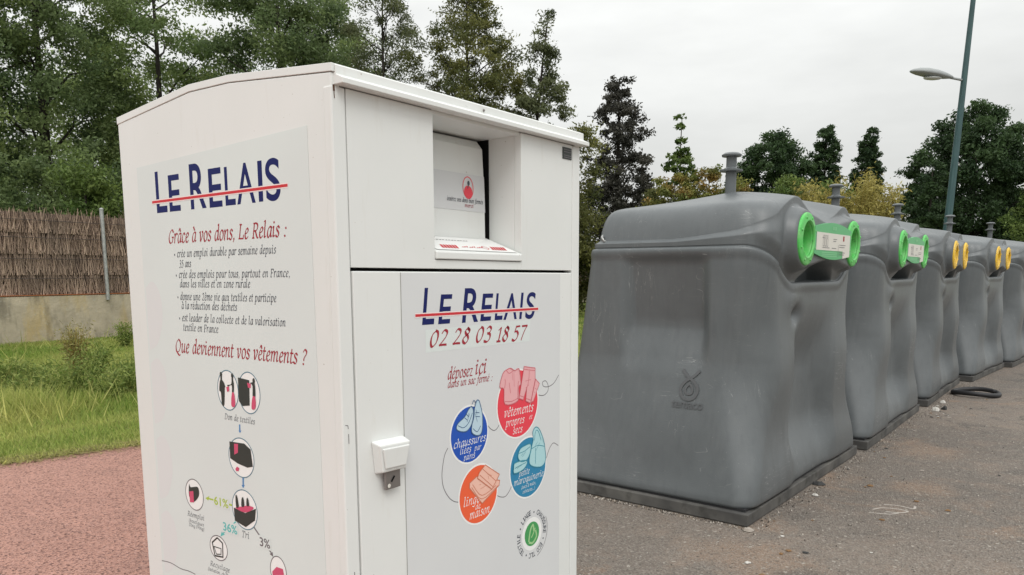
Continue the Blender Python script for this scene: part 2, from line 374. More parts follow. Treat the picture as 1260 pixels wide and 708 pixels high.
# ------------------------------------------------------------------ pen-drawn italic lettering (skeletons stroked with a slanted nib)
GL = {
 'a': (.92, [[(.80,.90),(.55,1.0),(.25,.78),(.12,.40),(.20,.06),(.40,.03),(.64,.35),(.80,.92)], [(.82,.98),(.72,.35),(.74,.05),(.95,.14)]]),
 'b': (.92, [[(.06,1.5),(.24,1.55),(.18,.9),(.14,.3),(.30,.02),(.56,.06),(.78,.4),(.76,.82),(.56,.98),(.34,.82),(.17,.45)]]),
 'c': (.76, [[(.68,.84),(.52,1.0),(.25,.82),(.12,.42),(.22,.06),(.45,.02),(.70,.2)]]),
 'd': (.96, [[(.72,.88),(.50,1.0),(.24,.78),(.12,.40),(.20,.06),(.40,.03),(.66,.38),(.78,.95)], [(.66,1.5),(.86,1.55),(.76,.5),(.76,.06),(.95,.14)]]),
 'e': (.78, [[(.14,.48),(.50,.58),(.68,.80),(.52,1.0),(.28,.86),(.12,.46),(.20,.08),(.44,.01),(.70,.2)]]),
 'f': (.62, [[(.78,1.48),(.62,1.58),(.46,1.3),(.36,.6),(.26,-.1),(.10,-.42),(-.06,-.36)], [(.12,.98),(.66,.98)]]),
 'g': (.88, [[(.74,.88),(.52,1.0),(.25,.78),(.13,.40),(.22,.06),(.42,.05),(.66,.38),(.78,.95)], [(.80,.98),(.70,.3),(.60,-.3),(.35,-.48),(.08,-.36)]]),
 'h': (.98, [[(.06,1.5),(.24,1.55),(.16,.7),(.10,.0)], [(.13,.40),(.36,.84),(.60,1.0),(.74,.86),(.68,.35),(.72,.04),(.94,.14)]]),
 'i': (.52, [[(.04,.86),(.22,1.0),(.18,.5),(.20,.05),(.44,.15)], [(.25,1.36),(.29,1.42)]]),
 'j': (.5, [[(.06,.86),(.26,1.0),(.22,.2),(.1,-.35),(-.1,-.4)], [(.29,1.36),(.33,1.42)]]),
 'l': (.52, [[(.06,1.5),(.24,1.55),(.18,.7),(.18,.06),(.44,.15)]]),
 'm': (1.44, [[(.02,.86),(.20,1.0),(.16,.5),(.10,.0)], [(.13,.40),(.34,.84),(.54,1.0),(.66,.86),(.62,.4),(.58,.0)], [(.61,.40),(.84,.86),(1.06,1.0),(1.18,.86),(1.12,.35),(1.16,.04),(1.38,.14)]]),
 'n': (.98, [[(.02,.86),(.20,1.0),(.16,.5),(.10,.0)], [(.13,.40),(.36,.84),(.60,1.0),(.74,.86),(.68,.35),(.72,.04),(.94,.14)]]),
 'o': (.88, [[(.48,1.0),(.22,.82),(.12,.42),(.22,.06),(.42,.01),(.68,.18),(.78,.58),(.68,.92),(.48,1.0)]]),
 'p': (.94, [[(.06,.86),(.24,1.0),(.16,.3),(.06,-.48)], [(-.06,-.48),(.22,-.48)], [(.17,.40),(.36,.84),(.58,1.0),(.78,.86),(.80,.5),(.60,.1),(.36,.0),(.15,.14)]]),
 'q': (.92, [[(.74,.90),(.52,1.0),(.25,.78),(.13,.40),(.22,.06),(.42,.05),(.66,.38),(.78,.95)], [(.82,.98),(.72,.3),(.66,-.48)], [(.52,-.48),(.82,-.48)]]),
 'r': (.70, [[(.02,.86),(.20,1.0),(.16,.5),(.10,.0)], [(.13,.40),(.32,.80),(.52,1.0),(.70,.92)]]),
 's': (.68, [[(.60,.86),(.42,1.0),(.20,.88),(.22,.66),(.48,.44),(.54,.18),(.34,.0),(.06,.12)]]),
 't': (.58, [[(.32,1.34),(.22,.7),(.18,.16),(.30,.01),(.54,.14)], [(.06,.96),(.56,.96)]]),
 'u': (.98, [[(.04,.86),(.22,1.0),(.15,.45),(.18,.08),(.36,.02),(.62,.35),(.74,.8)], [(.78,1.0),(.68,.35),(.72,.05),(.94,.14)]]),
 'v': (.84, [[(.02,.88),(.18,1.0),(.24,.6),(.30,.02),(.56,.35),(.76,.80),(.66,1.0)]]),
 'w': (1.2, [[(.02,.88),(.18,1.0),(.24,.5),(.28,.02),(.52,.5),(.62,.98),(.64,.5),(.68,.02),(.94,.4),(1.1,.8),(1.0,1.0)]]),
 'x': (.84, [[(.06,.9),(.22,1.0),(.40,.55),(.56,.05),(.78,.12)], [(.76,.95),(.58,.85),(.28,.2),(.06,.04)]]),
 'y': (.86, [[(.02,.88),(.18,1.0),(.24,.5),(.34,.06)], [(.78,1.0),(.56,.35),(.28,-.3),(.02,-.44)]]),
 'z': (.76, [[(.12,.95),(.66,.97)], [(.66,.97),(.10,.05)], [(.10,.05),(.68,.03)]]),
 'G': (1.28, [[(1.12,1.18),(.84,1.42),(.45,1.2),(.16,.7),(.26,.16),(.58,.0),(.94,.12)], [(1.06,.62),(.94,.12)], [(.84,.62),(1.2,.62)]]),
 'L': (1.08, [[(.36,1.4),(.20,.03)], [(.20,1.4),(.56,1.4)], [(.06,.03),(.90,.03)], [(.90,.03),(.98,.36)]]),
 'R': (1.2, [[(.36,1.4),(.20,.02)], [(.20,1.4),(.70,1.42),(.98,1.22),(.90,.86),(.62,.70),(.28,.70)], [(.58,.70),(.84,.2),(1.02,.02),(1.16,.04)], [(.06,.02),(.38,.02)]]),
 'Q': (1.36, [[(.76,1.42),(.40,1.2),(.16,.7),(.26,.16),(.56,.0),(.96,.22),(1.2,.74),(1.08,1.24),(.76,1.42)], [(.50,.0),(.72,-.22),(1.04,-.34),(1.24,-.26)]]),
 'D': (1.32, [[(.36,1.4),(.20,.03)], [(.18,1.4),(.72,1.4),(1.14,1.1),(1.12,.5),(.72,.06),(.06,.03)]]),
 'T': (1.08, [[(.60,1.4),(.44,.02)], [(.14,1.1),(.20,1.4)], [(.20,1.4),(1.06,1.4)], [(1.06,1.4),(1.06,1.1)], [(.28,.02),(.64,.02)]]),
 'F': (1.0, [[(.36,1.4),(.20,.02)], [(.20,1.4),(.98,1.4)], [(.98,1.4),(.98,1.14)], [(.28,.74),(.74,.74)], [(.06,.02),(.42,.02)]]),
 'B': (1.14, [[(.36,1.4),(.20,.03)], [(.20,1.4),(.72,1.4),(.94,1.14),(.74,.80),(.30,.76)], [(.62,.78),(.96,.5),(.82,.1),(.50,.02),(.06,.03)]]),
 'C': (1.16, [[(1.1,1.16),(.82,1.42),(.44,1.2),(.16,.7),(.26,.16),(.58,.0),(1.0,.24)]]),
 '0': (.98, [[(.58,1.38),(.26,1.1),(.14,.6),(.22,.12),(.44,.0),(.74,.3),(.86,.84),(.78,1.26),(.58,1.38)]]),
 '1': (.70, [[(.22,1.12),(.52,1.38)], [(.52,1.38),(.36,.02)], [(.16,.02),(.58,.02)]]),
 '2': (.98, [[(.22,1.10),(.44,1.38),(.78,1.24),(.74,.84),(.42,.4),(.10,.05)], [(.10,.05),(.50,.07),(.86,.06)]]),
 '3': (.94, [[(.24,1.18),(.50,1.38),(.78,1.2),(.68,.88),(.40,.74)], [(.40,.74),(.72,.62),(.74,.2),(.46,-.08),(.08,.0)]]),
 '5': (.94, [[(.86,1.36),(.40,1.34)], [(.40,1.34),(.28,.8)], [(.28,.8),(.56,.84),(.76,.56),(.66,.14),(.38,-.08),(.08,.02)]]),
 '6': (.96, [[(.80,1.38),(.46,1.12),(.20,.62),(.18,.18),(.42,.0),(.72,.2),(.76,.6),(.56,.78),(.24,.52)]]),
 '7': (.92, [[(.20,1.34),(.88,1.36)], [(.88,1.36),(.54,.7),(.30,-.1)]]),
 '8': (.98, [[(.74,1.24),(.54,1.38),(.32,1.18),(.38,.92),(.64,.68),(.74,.34),(.52,.0),(.22,.12),(.16,.44),(.44,.72),(.72,.92),(.78,1.18),(.56,1.38)]]),
 ',': (.42, [[(.20,.08),(.22,.0),(.08,-.24)]]), '.': (.42, [[(.17,.02),(.21,.08)]]), ':': (.62, [[(.28,.04),(.32,.1)], [(.40,.76),(.44,.82)]]),
 '?': (.92, [[(.26,1.16),(.50,1.42),(.80,1.24),(.74,.94),(.46,.66),(.40,.38)], [(.34,.02),(.38,.08)]]),
 '(': (.5, [[(.5,1.5),(.22,.9),(.14,.2),(.24,-.35)]]), ')': (.5, [[(.26,1.5),(.40,.9),(.30,.2),(.02,-.35)]]),
 '\u2022': (.7, [[(.20,.44),(.46,.44)], [(.20,.56),(.46,.56)], [(.24,.36),(.42,.36)], [(.24,.64),(.42,.64)]]), "'": (.34, [[(.28,1.5),(.22,1.2)]]),
}
ACC = {'\u00e9': ('e', [(.40,1.22),(.66,1.52)]), '\u00e8': ('e', [(.34,1.52),(.54,1.22)]), '\u00e0': ('a', [(.34,1.52),(.54,1.22)]),
       '\u00ea': ('e', [(.28,1.22),(.48,1.50),(.64,1.22)]), '\u00e2': ('a', [(.28,1.22),(.50,1.50),(.66,1.22)])}

def crom(p, n=5):
    if len(p) < 3: return p
    q = [p[0]] + list(p) + [p[-1]]; out = []
    for i in range(1, len(q)-2):
        a, b, c, d = (np.array(q[j], float) for j in (i-1, i, i+1, i+2))
        for k in range(n):
            t = k/n
            out.append(tuple(.5*((2*b)+(-a+c)*t+(2*a-5*b+4*c-d)*t*t+(-a+3*b-3*c+d)*t**3)))
    out.append(tuple(p[-1])); return out

NIB = np.array([math.cos(R(38)), math.sin(R(38))])
def ribbon(mb, pts, fn, wmax, wmin, h):
    """flat stroke along pts (2D), one strip of quads at height h, closed underneath nothing: ink on a surface"""
    P = np.array(pts, float); n = len(P)
    d = np.gradient(P, axis=0); d /= np.linalg.norm(d, axis=1)[:, None] + 1e-9
    nr = np.stack([-d[:,1], d[:,0]], 1)
    w = np.maximum(wmin, wmax*np.abs(nr @ NIB)) / 2 if wmax else np.full(n, wmin/2)
    P[0] -= d[0]*w[0]*.6; P[-1] += d[-1]*w[-1]*.6
    a = P + nr*w[:,None]; b = P - nr*w[:,None]
    mb.add([fn(x, y, h) for x, y in a] + [fn(x, y, h) for x, y in b], [(i, n+i, n+i+1, i+1) for i in range(n-1)])

def pen_text(mb, s, u0, v0, fn, xh=None, width=None, wpen=.24, shear=.16, h=.001, align='l', squeeze=1.0, space=.07):
    """text with its baseline from (u0, v0) along +u; total width fixes the horizontal scale if given"""
    items = []; x = 0
    for ch in s:
        if ch == ' ': x += .62; continue
        acc = None
        if ch in ACC: ch, acc = ACC[ch]
        adv, st = GL[ch]
        items.append((x, st + ([acc] if acc else []))); x += adv + space
    sx = (width / x) if width else xh*squeeze
    sy = xh
    off = {'l': 0, 'c': -x*sx/2, 'r': -x*sx}[align]
    k = 0
    for x0, st in items:
        for q in st:
            dot_ = len(q) == 2 and math.dist(q[0], q[1]) < .13
            pts = [(u0 + off + (x0 + px + shear*py)*sx, v0 + py*sy) for px, py in crom(q)]
            if dot_: pts = [(pts[0][0]-.05*sx, pts[0][1]), (pts[0][0]+.05*sx, pts[0][1]+.02*sy)]
            ribbon(mb, pts, fn, wpen*(sx+sy)/2, (.2 if dot_ else .085)*(sx+sy)/2, h + (k % 5)*.00006); k += 1

def std_text(mb, s, u0, u1, v0, v1, fn, shear=0, bold=0.0, h=.001, space=1.0):
    """built-in sans lettering fitted into a box"""
    cu = bpy.data.curves.new('t', 'FONT'); cu.body = s; cu.size = 1; cu.shear = shear; cu.offset = bold; cu.fill_mode = 'FRONT'; cu.space_character = space
    ob = bpy.data.objects.new('t', cu); COL.objects.link(ob)
    bpy.context.view_layer.update()
    me = bpy.data.meshes.new_from_object(ob.evaluated_get(bpy.context.evaluated_depsgraph_get()))
    v = np.array([tuple(p.co) for p in me.vertices]); f = [tuple(p.vertices) for p in me.polygons]
    bpy.data.objects.remove(ob); bpy.data.curves.remove(cu); bpy.data.meshes.remove(me)
    a, b = v.min(0), v.max(0)
    s1 = (u1-u0)/(b[0]-a[0]); s2 = (v1-v0)/(b[1]-a[1])
    mb.add([fn(u0 + (p[0]-a[0])*s1, v0 + (p[1]-a[1])*s2, h) for p in v], f)

def poly_ink(mb, pts, fn, h): 
    n = len(pts); mb.add([fn(u, v, h) for u, v in pts], [tuple(range(n))])
def disc_ink(mb, c, r, fn, h, n=48, rv=None):
    rv = rv or r
    poly_ink(mb, [(c[0]+r*math.cos(2*math.pi*k/n), c[1]+rv*math.sin(2*math.pi*k/n)) for k in range(n)], fn, h)
def ring_ink(mb, c, r, w, fn, h, n=48, rv=None):
    rv = rv or r
    P = [(c[0]+r*math.cos(2*math.pi*k/n), c[1]+rv*math.sin(2*math.pi*k/n)) for k in range(n+1)]
    ribbon(mb, P, fn, 0, w, h)
def closed_line(mb, pts, fn, w, h):
    for a, b in zip(pts, pts[1:] + pts[:1]): ribbon(mb, [a, b], fn, 0, w, h); h += .00002

# ------------------------------------------------------------------ the white clothes bank
GFX = {'shirt': [(0.724,-0.822),(0.701,-0.825),(0.68,-0.837),(0.664,-0.878),(0.686,-0.888),(0.692,-0.939),(0.763,-0.936),(0.768,-0.89),(0.78,-0.879),(0.773,-0.835),(0.764,-0.827),(0.744,-0.831)],'trousers': [(0.799,-0.823),(0.864,-0.834),(0.864,-0.875),(0.836,-0.954),(0.808,-0.943),(0.815,-0.895),(0.793,-0.937),(0.77,-0.929)],'sleeve': [(0.866,-0.873),(0.889,-0.891),(0.853,-0.948),(0.838,-0.952)],'cord1': [(0.887,-0.932),(0.917,-0.937),(0.942,-0.927),(0.947,-0.907),(0.932,-0.887),(0.912,-0.889),(0.917,-0.904),(0.947,-0.909),(0.983,-0.9),(1.014,-0.874)],'cord2': [(0.595,-0.988),(0.61,-1.006),(0.631,-1.018),(0.648,-1.015),(0.663,-1.001)],'cord3': [(0.417,-1.021),(0.406,-1.037),(0.415,-1.021),(0.39,-1.059),(0.378,-1.11),(0.383,-1.153),(0.405,-1.189),(0.431,-1.21),(0.461,-1.22)],'cord4': [(0.643,-1.239),(0.664,-1.25),(0.691,-1.255),(0.712,-1.243),(0.727,-1.226)],'cord5': [(0.925,-1.188),(0.938,-1.165),(0.956,-1.137),(0.981,-1.121),(1.013,-1.136)],'shoe1': [(0.506,-0.929),(0.486,-0.951),(0.454,-0.967),(0.446,-0.983),(0.463,-0.994),(0.493,-0.998),(0.517,-0.982),(0.527,-0.957),(0.527,-0.934),(0.518,-0.923)],'shoe2': [(0.542,-0.91),(0.554,-0.908),(0.563,-0.926),(0.572,-0.959),(0.571,-1.0),(0.56,-1.02),(0.536,-1.018),(0.518,-1.005),(0.519,-0.982),(0.529,-0.958),(0.532,-0.932)],'bag': [(0.853,-1.085),(0.851,-1.059),(0.867,-1.044),(0.889,-1.054),(0.912,-1.089),(0.922,-1.115),(0.922,-1.116),(0.929,-1.174),(0.895,-1.193),(0.83,-1.169),(0.842,-1.113)],'purse': [(0.762,-1.132),(0.774,-1.107),(0.802,-1.099),(0.836,-1.099),(0.834,-1.128),(0.813,-1.151),(0.779,-1.151)],'wallet': [(0.737,-1.164),(0.746,-1.149),(0.802,-1.151),(0.815,-1.163),(0.79,-1.182),(0.74,-1.185)],'towel1': [(0.506,-1.168),(0.541,-1.154),(0.66,-1.192),(0.657,-1.208),(0.567,-1.249),(0.505,-1.184)],'towel2': [(0.584,-1.124),(0.658,-1.171),(0.618,-1.213),(0.544,-1.16),(0.554,-1.143)],'man1': [(0.549,-0.813),(0.541,-0.814),(0.541,-0.824),(0.532,-0.832),(0.525,-0.846),(0.529,-0.848),(0.536,-0.899),(0.549,-0.9),(0.551,-0.864),(0.559,-0.858),(0.555,-0.833),(0.55,-0.824)],'man2': [(0.49,-0.812),(0.483,-0.812),(0.483,-0.821),(0.48,-0.833),(0.484,-0.861),(0.492,-0.862),(0.492,-0.837),(0.511,-0.842),(0.514,-0.838),(0.494,-0.833)],'legs2': [(0.493,-0.862),(0.481,-0.861),(0.479,-0.897),(0.498,-0.899)],'sack1': [(0.52,-0.845),(0.506,-0.841),(0.506,-0.855),(0.516,-0.859)],'bin1': [(0.458,-0.811),(0.402,-0.815),(0.406,-0.89),(0.442,-0.895),(0.459,-0.881)],'sack2': [(0.413,-0.823),(0.395,-0.825),(0.396,-0.837),(0.409,-0.838)],'man3': [(0.383,-0.819),(0.377,-0.819),(0.374,-0.837),(0.376,-0.862),(0.388,-0.864),(0.387,-0.83),(0.398,-0.823)],'legs3': [(0.389,-0.864),(0.376,-0.863),(0.377,-0.894),(0.396,-0.898)],'truck': [(0.52,-1.011),(0.444,-1.008),(0.413,-1.022),(0.406,-1.073),(0.434,-1.08),(0.483,-1.074),(0.521,-1.063)],'load': [(0.496,-1.015),(0.475,-1.013),(0.478,-1.04),(0.497,-1.049)],'ball': [(0.496,-1.093),(0.486,-1.084),(0.475,-1.087),(0.479,-1.097),(0.492,-1.099)],'crate': [(0.516,-1.217),(0.457,-1.224),(0.401,-1.2),(0.409,-1.238),(0.458,-1.268),(0.514,-1.258)],'heap': [(0.507,-1.216),(0.472,-1.206),(0.438,-1.197),(0.412,-1.201),(0.457,-1.222)],'p1': [(0.503,-1.178),(0.495,-1.177),(0.488,-1.209),(0.502,-1.213)],'p2': [(0.47,-1.179),(0.462,-1.178),(0.459,-1.202),(0.474,-1.205)],'p3': [(0.444,-1.176),(0.438,-1.175),(0.434,-1.196),(0.447,-1.198)],'coat': [(0.763,-1.182),(0.755,-1.192),(0.713,-1.185),(0.709,-1.213),(0.744,-1.24),(0.768,-1.223)],'coatr': [(0.765,-1.208),(0.74,-1.202),(0.74,-1.24),(0.764,-1.244)],'arrow1': [(0.466,-0.953),(0.459,-0.952),(0.46,-0.971),(0.455,-0.97),(0.463,-0.979),(0.47,-0.972),(0.467,-0.972)],'arrow2': [(0.463,-1.116),(0.455,-1.115),(0.457,-1.137),(0.452,-1.136),(0.462,-1.148),(0.469,-1.138),(0.464,-1.138)],'arrow3': [(0.523,-1.209),(0.653,-1.21),(0.649,-1.204),(0.672,-1.214),(0.658,-1.22),(0.654,-1.215),(0.526,-1.215)],'arrow4': [(0.513,-1.26),(0.585,-1.312),(0.59,-1.308),(0.599,-1.326),(0.574,-1.315),(0.58,-1.313),(0.508,-1.262)],'arrow5': [(0.42,-1.261),(0.339,-1.324),(0.344,-1.328),(0.328,-1.333),(0.329,-1.319),(0.334,-1.321),(0.415,-1.258)],'house': [(0.647,-1.355),(0.617,-1.334),(0.589,-1.346),(0.591,-1.392),(0.636,-1.397)],'housei': [(0.639,-1.367),(0.599,-1.366),(0.601,-1.385),(0.627,-1.39)],'c7': [(0.335,-1.379),(0.313,-1.36),(0.283,-1.36),(0.279,-1.377),(0.334,-1.391)],'n61': [(0.619,-1.225),(0.564,-1.216)],'n36': [(0.572,-1.297),(0.519,-1.287)],'n3': [(0.388,-1.304),(0.35,-1.296)],'squig': [(0.971,-1.489),(0.912,-1.484),(0.851,-1.49),(0.8,-1.487),(0.761,-1.489)],'logo_front': [('L',0.304,0.356,-0.657,-0.551),('E',0.372,0.437,-0.658,-0.571),('R',0.479,0.556,-0.659,-0.554),('E',0.567,0.634,-0.658,-0.572),('L',0.64,0.682,-0.658,-0.572),('A',0.686,0.759,-0.659,-0.573),('I',0.773,0.799,-0.66,-0.572),('S',0.807,0.869,-0.662,-0.571)],'logo_left': [('L',0.853,0.79,-0.315,-0.188),('E',0.777,0.713,-0.315,-0.205),('R',0.656,0.572,-0.315,-0.183),('E',0.556,0.49,-0.316,-0.205),('L',0.474,0.424,-0.315,-0.207),('A',0.417,0.33,-0.315,-0.204),('I',0.315,0.295,-0.314,-0.205),('S',0.281,0.217,-0.316,-0.203)]}
def smooth_loop(p, n=4):
    q = [p[-1]] + list(p) + [p[0], p[1]]; out = []
    for i in range(1, len(q)-2):
        a, b, c, d = (np.array(q[j], float) for j in (i-1, i, i+1, i+2))
        for k in range(n):
            t = k/n; out.append(tuple(.5*((2*b)+(-a+c)*t+(2*a-5*b+4*c-d)*t*t+(-a+3*b-3*c+d)*t**3)))
    return out
for key in ('shoe1','shoe2','bag','purse','wallet','man1','man2','man3','coat','heap','legs2','legs3','p1','p2','p3','shirt'): GFX[key] = smooth_loop(GFX[key])
W, DP, ZB = 1.15, 1.067, -2.0                    # width, depth, underside (the origin is the top front left corner)
tb = empty('textile_bin', (-.4462, 1.9628, 2.01))
tb.rotation_euler = (Matrix.Rotation(.924, 3, 'Z') @ Matrix.Rotation(-.009, 3, 'X') @ Matrix.Rotation(.0049, 3, 'Y')).to_euler()
tag(tb, 'white metal clothes donation bin with printed logo panels, nearest to the viewer', 'donation bin')
ROOF = [(0, 0), (.431, .039), (.633, .043), (DP, .004)]
def side(name, x0, x1):
    prof = [(.0, ZB), (.0, -.021)] + [(y, z - .021) for y, z in ROOF[1:3]] + [(DP, -.017), (DP, ZB)]
    return MB().prism(prof, x0, x1, lambda u, v, h: (h, u, v)).build(name, M['paint'], tb, bevel=.004)
# left and right side panels, back panel, roof sheet with a turned-down edge
side('side_panel', .002, .03); side('side_panel', W-.03, W-.002)
MB().box(.032, W-.032, DP-.03, DP-.002, ZB, -.03).build('back_panel', M['paint'], tb)
rp = [(y, z) for y, z in ROOF]
rf = MB().prism([(-.004, .0)] + rp[1:] + [(DP+.002, .004), (DP+.002, -.018)] + [(y, z-.02) for y, z in rp[::-1][1:3]] + [(-.004, -.02)], .0003, W-.0003, lambda u, v, h: (h, u, v))
rf.build('roof', M['paint'], tb, bevel=.0012)
hood = [(-.0045, -.001), (-.009, -.004), (-.009, -.026), (-.034, -.037), (-.034, -.050), (.004, -.050), (.004, -.0205), (-.0042, -.0205)]
MB().prism(hood, .010, W+.012, lambda u, v, h: (h, u, v)).build('rain_hood', M['paint'], tb, bevel=.0015)
# front: posts, upper panels round the chute opening, door
for a, b in ((.0, .045), (1.101, W)): MB().box(a, b, -.001, .03, ZB, -.052).build('front_post', M['paint'], tb, bevel=.004)
for a, b, z1 in ((.048, .366, -.052), (.789, 1.099, -.052), (.3662, .7888, -.470)): MB().box(a, b, 0, .028, -.496, z1).build('upper_front_panel', M['paint'], tb, bevel=.0012)
MB().box(.06, 1.09, .030, .04, -1.9, -.47).build('gap_shadow', M['gap'], tb)  # near-black sheet gives the door gaps their shade
door = MB().box(.051, 1.097, -.001, .027, -1.9, -.505).build('door', M['paint'], tb, bevel=.003)
# faint post creases
cr = MB(); cr.box(.2215, .2235, -.0016, -.001, -1.9, -.508); cr.build('panel_crease', M['seam'], door)
# chute: side walls, ceiling, tumbler drum with a black slot beside it, sloping tray
ch = MB()
ch.box(.352, .366, .0285, .30, -.47, -.052); ch.box(.789, .803, .0285, .1365, -.47, -.052); ch.box(.3665, .7885, .006, .30, -.060, -.046)
ch.box(.3665, .7885, .29, .30, -.47, -.067)
ch.build('chute_lining', M['paint'], tb, bevel=.001)
MB().box(.7895, .802, .137, .29, -.47, -.050).box(.70, .7885, .27, .28, -.46, -.062).build('slot_shadow', M['gap'], tb)  # black boxes stand in for the darkness inside the slot
drum_y = lambda t: .134 + .012*t*t + (.02*((t-.93)/.07)**2 if t > .93 else 0)      # nearly flat, rolling back at the top
dr = MB(); prof = []
for k in range(13):
    prof.append((drum_y(k/12), -.405 + .339*k/12))
prof2 = [(y + .015, z) for y, z in prof[::-1]]
n_ = len(prof)
dr.prism(prof + prof2, .367, .7655, lambda u, v, h: (h, u, v))
dr.build('tumbler_drum', M['paint'], tb, bevel=.004)
tr_ = MB().prism([(-.006, -.468), (-.006, -.447), (.0, -.443), (.15, -.386), (.15, -.468)], .3675, .7875, lambda u, v, h: (h, u, v)).build('chute_tray', M['paint'], tb, bevel=.003)
F = lambda u, v, h: (u, -.001 - h, v)              # the front face: u = x, v = z, h = distance in front
DRUM = lambda u, v, h: (u, drum_y((v+.405)/.339) - h, v)
stk = MB()
for i in range(8):
    z1, z0 = -.184 - .0149*i, -.184 - .0149*(i+1)
    stk.add([DRUM(.48, z1, .0012), DRUM(.764, z1, .0012), DRUM(.764, z0, .0012), DRUM(.48, z0, .0012)], [(0,1,2,3)])
st_ = stk.build('drum_sticker', M['vinyl_front'], tb)
q = MB(); ring_ink(q, (.678, -.228), .026, .003, DRUM, .002, 28, .035); disc_ink(q, (.678, -.241), .021, DRUM, .0021, 20, .020)
q.build('sticker_emblem', M['red_dot'], st_)
q = MB(); disc_ink(q, (.681, -.213), .006, DRUM, .0022, 12, .008); ribbon(q, [(.681,-.213),(.676,-.229)], DRUM, 0, .004, .0023)
pen_text(q, 'ins\u00e9rez vos dons bien ferm\u00e9s', .572, -.276, DRUM, .0095, .180, .26, .14, .002); q.build('sticker_lettering', M['slate'], st_)
q = MB(); pen_text(q, 'merci', .680, -.291, DRUM, .0075, .045, .3, .14, .002, 'c'); q.build('sticker_lettering', M['redtext'], st_)
TR = lambda u, v, h: (u, v, -.443 + v*.38 + h)
q = MB(); q.add([TR(.38,.004,.0022), TR(.775,.004,.0022), TR(.775,.125,.0022), TR(.38,.125,.0022)], [(0,1,2,3)])
ts = q.build('tray_sticker', M['white_ink'], tb)
q = MB()
for u0 in (.425, .665):
    for j in range(6):
        ribbon(q, [(u0+.013*j, .020), (u0+.013*j+.016, .045)], TR, 0, .008, .003+.00003*j)
for j in range(9): ribbon(q, [(.525+.012*j, .032), (.534+.012*j, .034+.004*(j%3))], TR, 0, .004, .003)
ring_ink(q, (.64,.034), .012, .003, TR, .003, 16); q.build('sticker_stripes', M['redline'], ts)
q = MB()
for j in range(12): ribbon(q, [(.46+.014*j, .092+.002*(j%2)), (.468+.014*j, .095)], TR, 0, .004, .003)
q.build('sticker_print', M['cord'], ts)
# rating plate, rivets
pl = MB().box(1.035, 1.092, -.0025, 0, -.104, -.064).build('small_plate', M['char'], tb)
q = MB()
for z in (-.072, -.080, -.092, -.099):
    for j in range(4): ribbon(q, [(1.041+.012*j, z), (1.050+.012*j, z)], F, 0, .0028, .0028)
q.build('plate_print', M['cord'], pl)
rv = MB()
for x, z in ((.584, -.017),): rv.lathe([(.004, .0), (.004, .003), (.002, .0045)], 10, lambda a, b, h: (x + a, -.0095 - h, z + b))
rv.build('rivet', M['steel'], tb)
q = MB(); ribbon(q, [(.0085,-.052),(.009,-.064)], F, 0, .006, .0006); ribbon(q, [(.0088,-.063),(.0098,-.082)], F, 0, .0025, .0007); q.build('rust_mark', mat('rust', (.10,.045,.025), .9), tb)
# lock: sloping cover over a steel hasp
def lock(u, v, h): return (u, -.001 - h, v)
lk = MB()
top = [(.099, -.966), (.242, -.972)]
V = [(.096,-.001,-.962),(.217,-.001,-.964),(.206,-.001,-1.058),(.106,-.001,-1.056), (.099,-.034,-.972),(.215,-.034,-.976),(.203,-.029,-1.052),(.112,-.029,-1.050)]
lk.add(V, [(0,1,2,3),(4,5,6,7),(0,1,5,4),(1,2,6,5),(2,3,7,6),(3,0,4,7)])
lo = lk.build('lock_cover', M['paint'], door, bevel=.004)
MB().add([(.106,-.0345,-.981),(.209,-.0345,-.984),(.198,-.031,-1.043),(.118,-.031,-1.041),(.108,-.0385,-.983),(.207,-.0385,-.986),(.196,-.035,-1.041),(.120,-.035,-1.039)],
     [(0,1,2,3),(4,5,6,7),(0,1,5,4),(1,2,6,5),(2,3,7,6),(3,0,4,7)]).build('cover_flap', M['paint'], lo, bevel=.003)
hp = MB().box(.130, .186, -.020, -.010, -1.104, -1.045).build('hasp', M['steel'], lo, bevel=.002)
q = MB(); disc_ink(q, (.141, -1.093), .006, lambda u, v, h: (u, -.0205-h, v), .0006, 14); q.build('hasp_hole', M['label'], hp)
q = MB(); ribbon(q, [(.151,-1.082),(.161,-1.070)], lambda u, v, h: (u, -.0205-h, v), 0, .006, .0006); q.build('key_slot', M['gap'], hp)

# ---- printing on the front door
vf = MB().box(.2245, 1.022, -.0018, -.0011, -1.9, -.5085).build('printed_panel', M['vinyl_front'], door)
def logo(parent, key, fn, line, sh):
    q = MB()
    for ch, a, b, z0, z1 in GFX[key]:
        if key == 'logo_left': a, b = -a, -b
        u0, u1 = a, b
        std_text(q, ch, u0, u1, z0, z1, fn, sh, .012, .0012)
    g = q.build('logo_lettering', M['navy'], parent)
    q = MB(); ribbon(q, line, fn, 0, .0135, .0014); q.build('logo_line_border', M['halo'], parent)
    q = MB(); ribbon(q, line, fn, 0, .0075, .0017); q.build('logo_line', M['redline'], parent)
logo(vf, 'logo_front', F, [(.279, -.629), (.881, -.629)], .17)
pp = MB(); poly_ink(pp, [(.318,-.672),(.838,-.664),(.832,-.738),(.318,-.738)], F, .0010); pp.build('phone_patch', M['label'] if False else M['vinyl_side'], vf)
for s, u, wd in (('02', .330, .082), ('28', .432, .084), ('03', .540, .082), ('18', .644, .072), ('57', .730, .082)):
    q = MB(); pen_text(q, s, u, -.722 - .006*(u > .6), F, .0325, wd, .29, .2, .0014); q.build('phone_number', M['redtext'], vf)
q = MB(); pen_text(q, 'd\u00e9posez', .409, -.826, F, .0235, .118, .24, .2, .0013); pen_text(q, 'ici', .538, -.824, F, .031, .058, .24, .2, .0013)
pen_text(q, 'dans un sac ferm\u00e9 :', .409, -.852, F, .0155, .218, .24, .2, .0013); q.build('instruction_lettering', M['redtext'], vf)
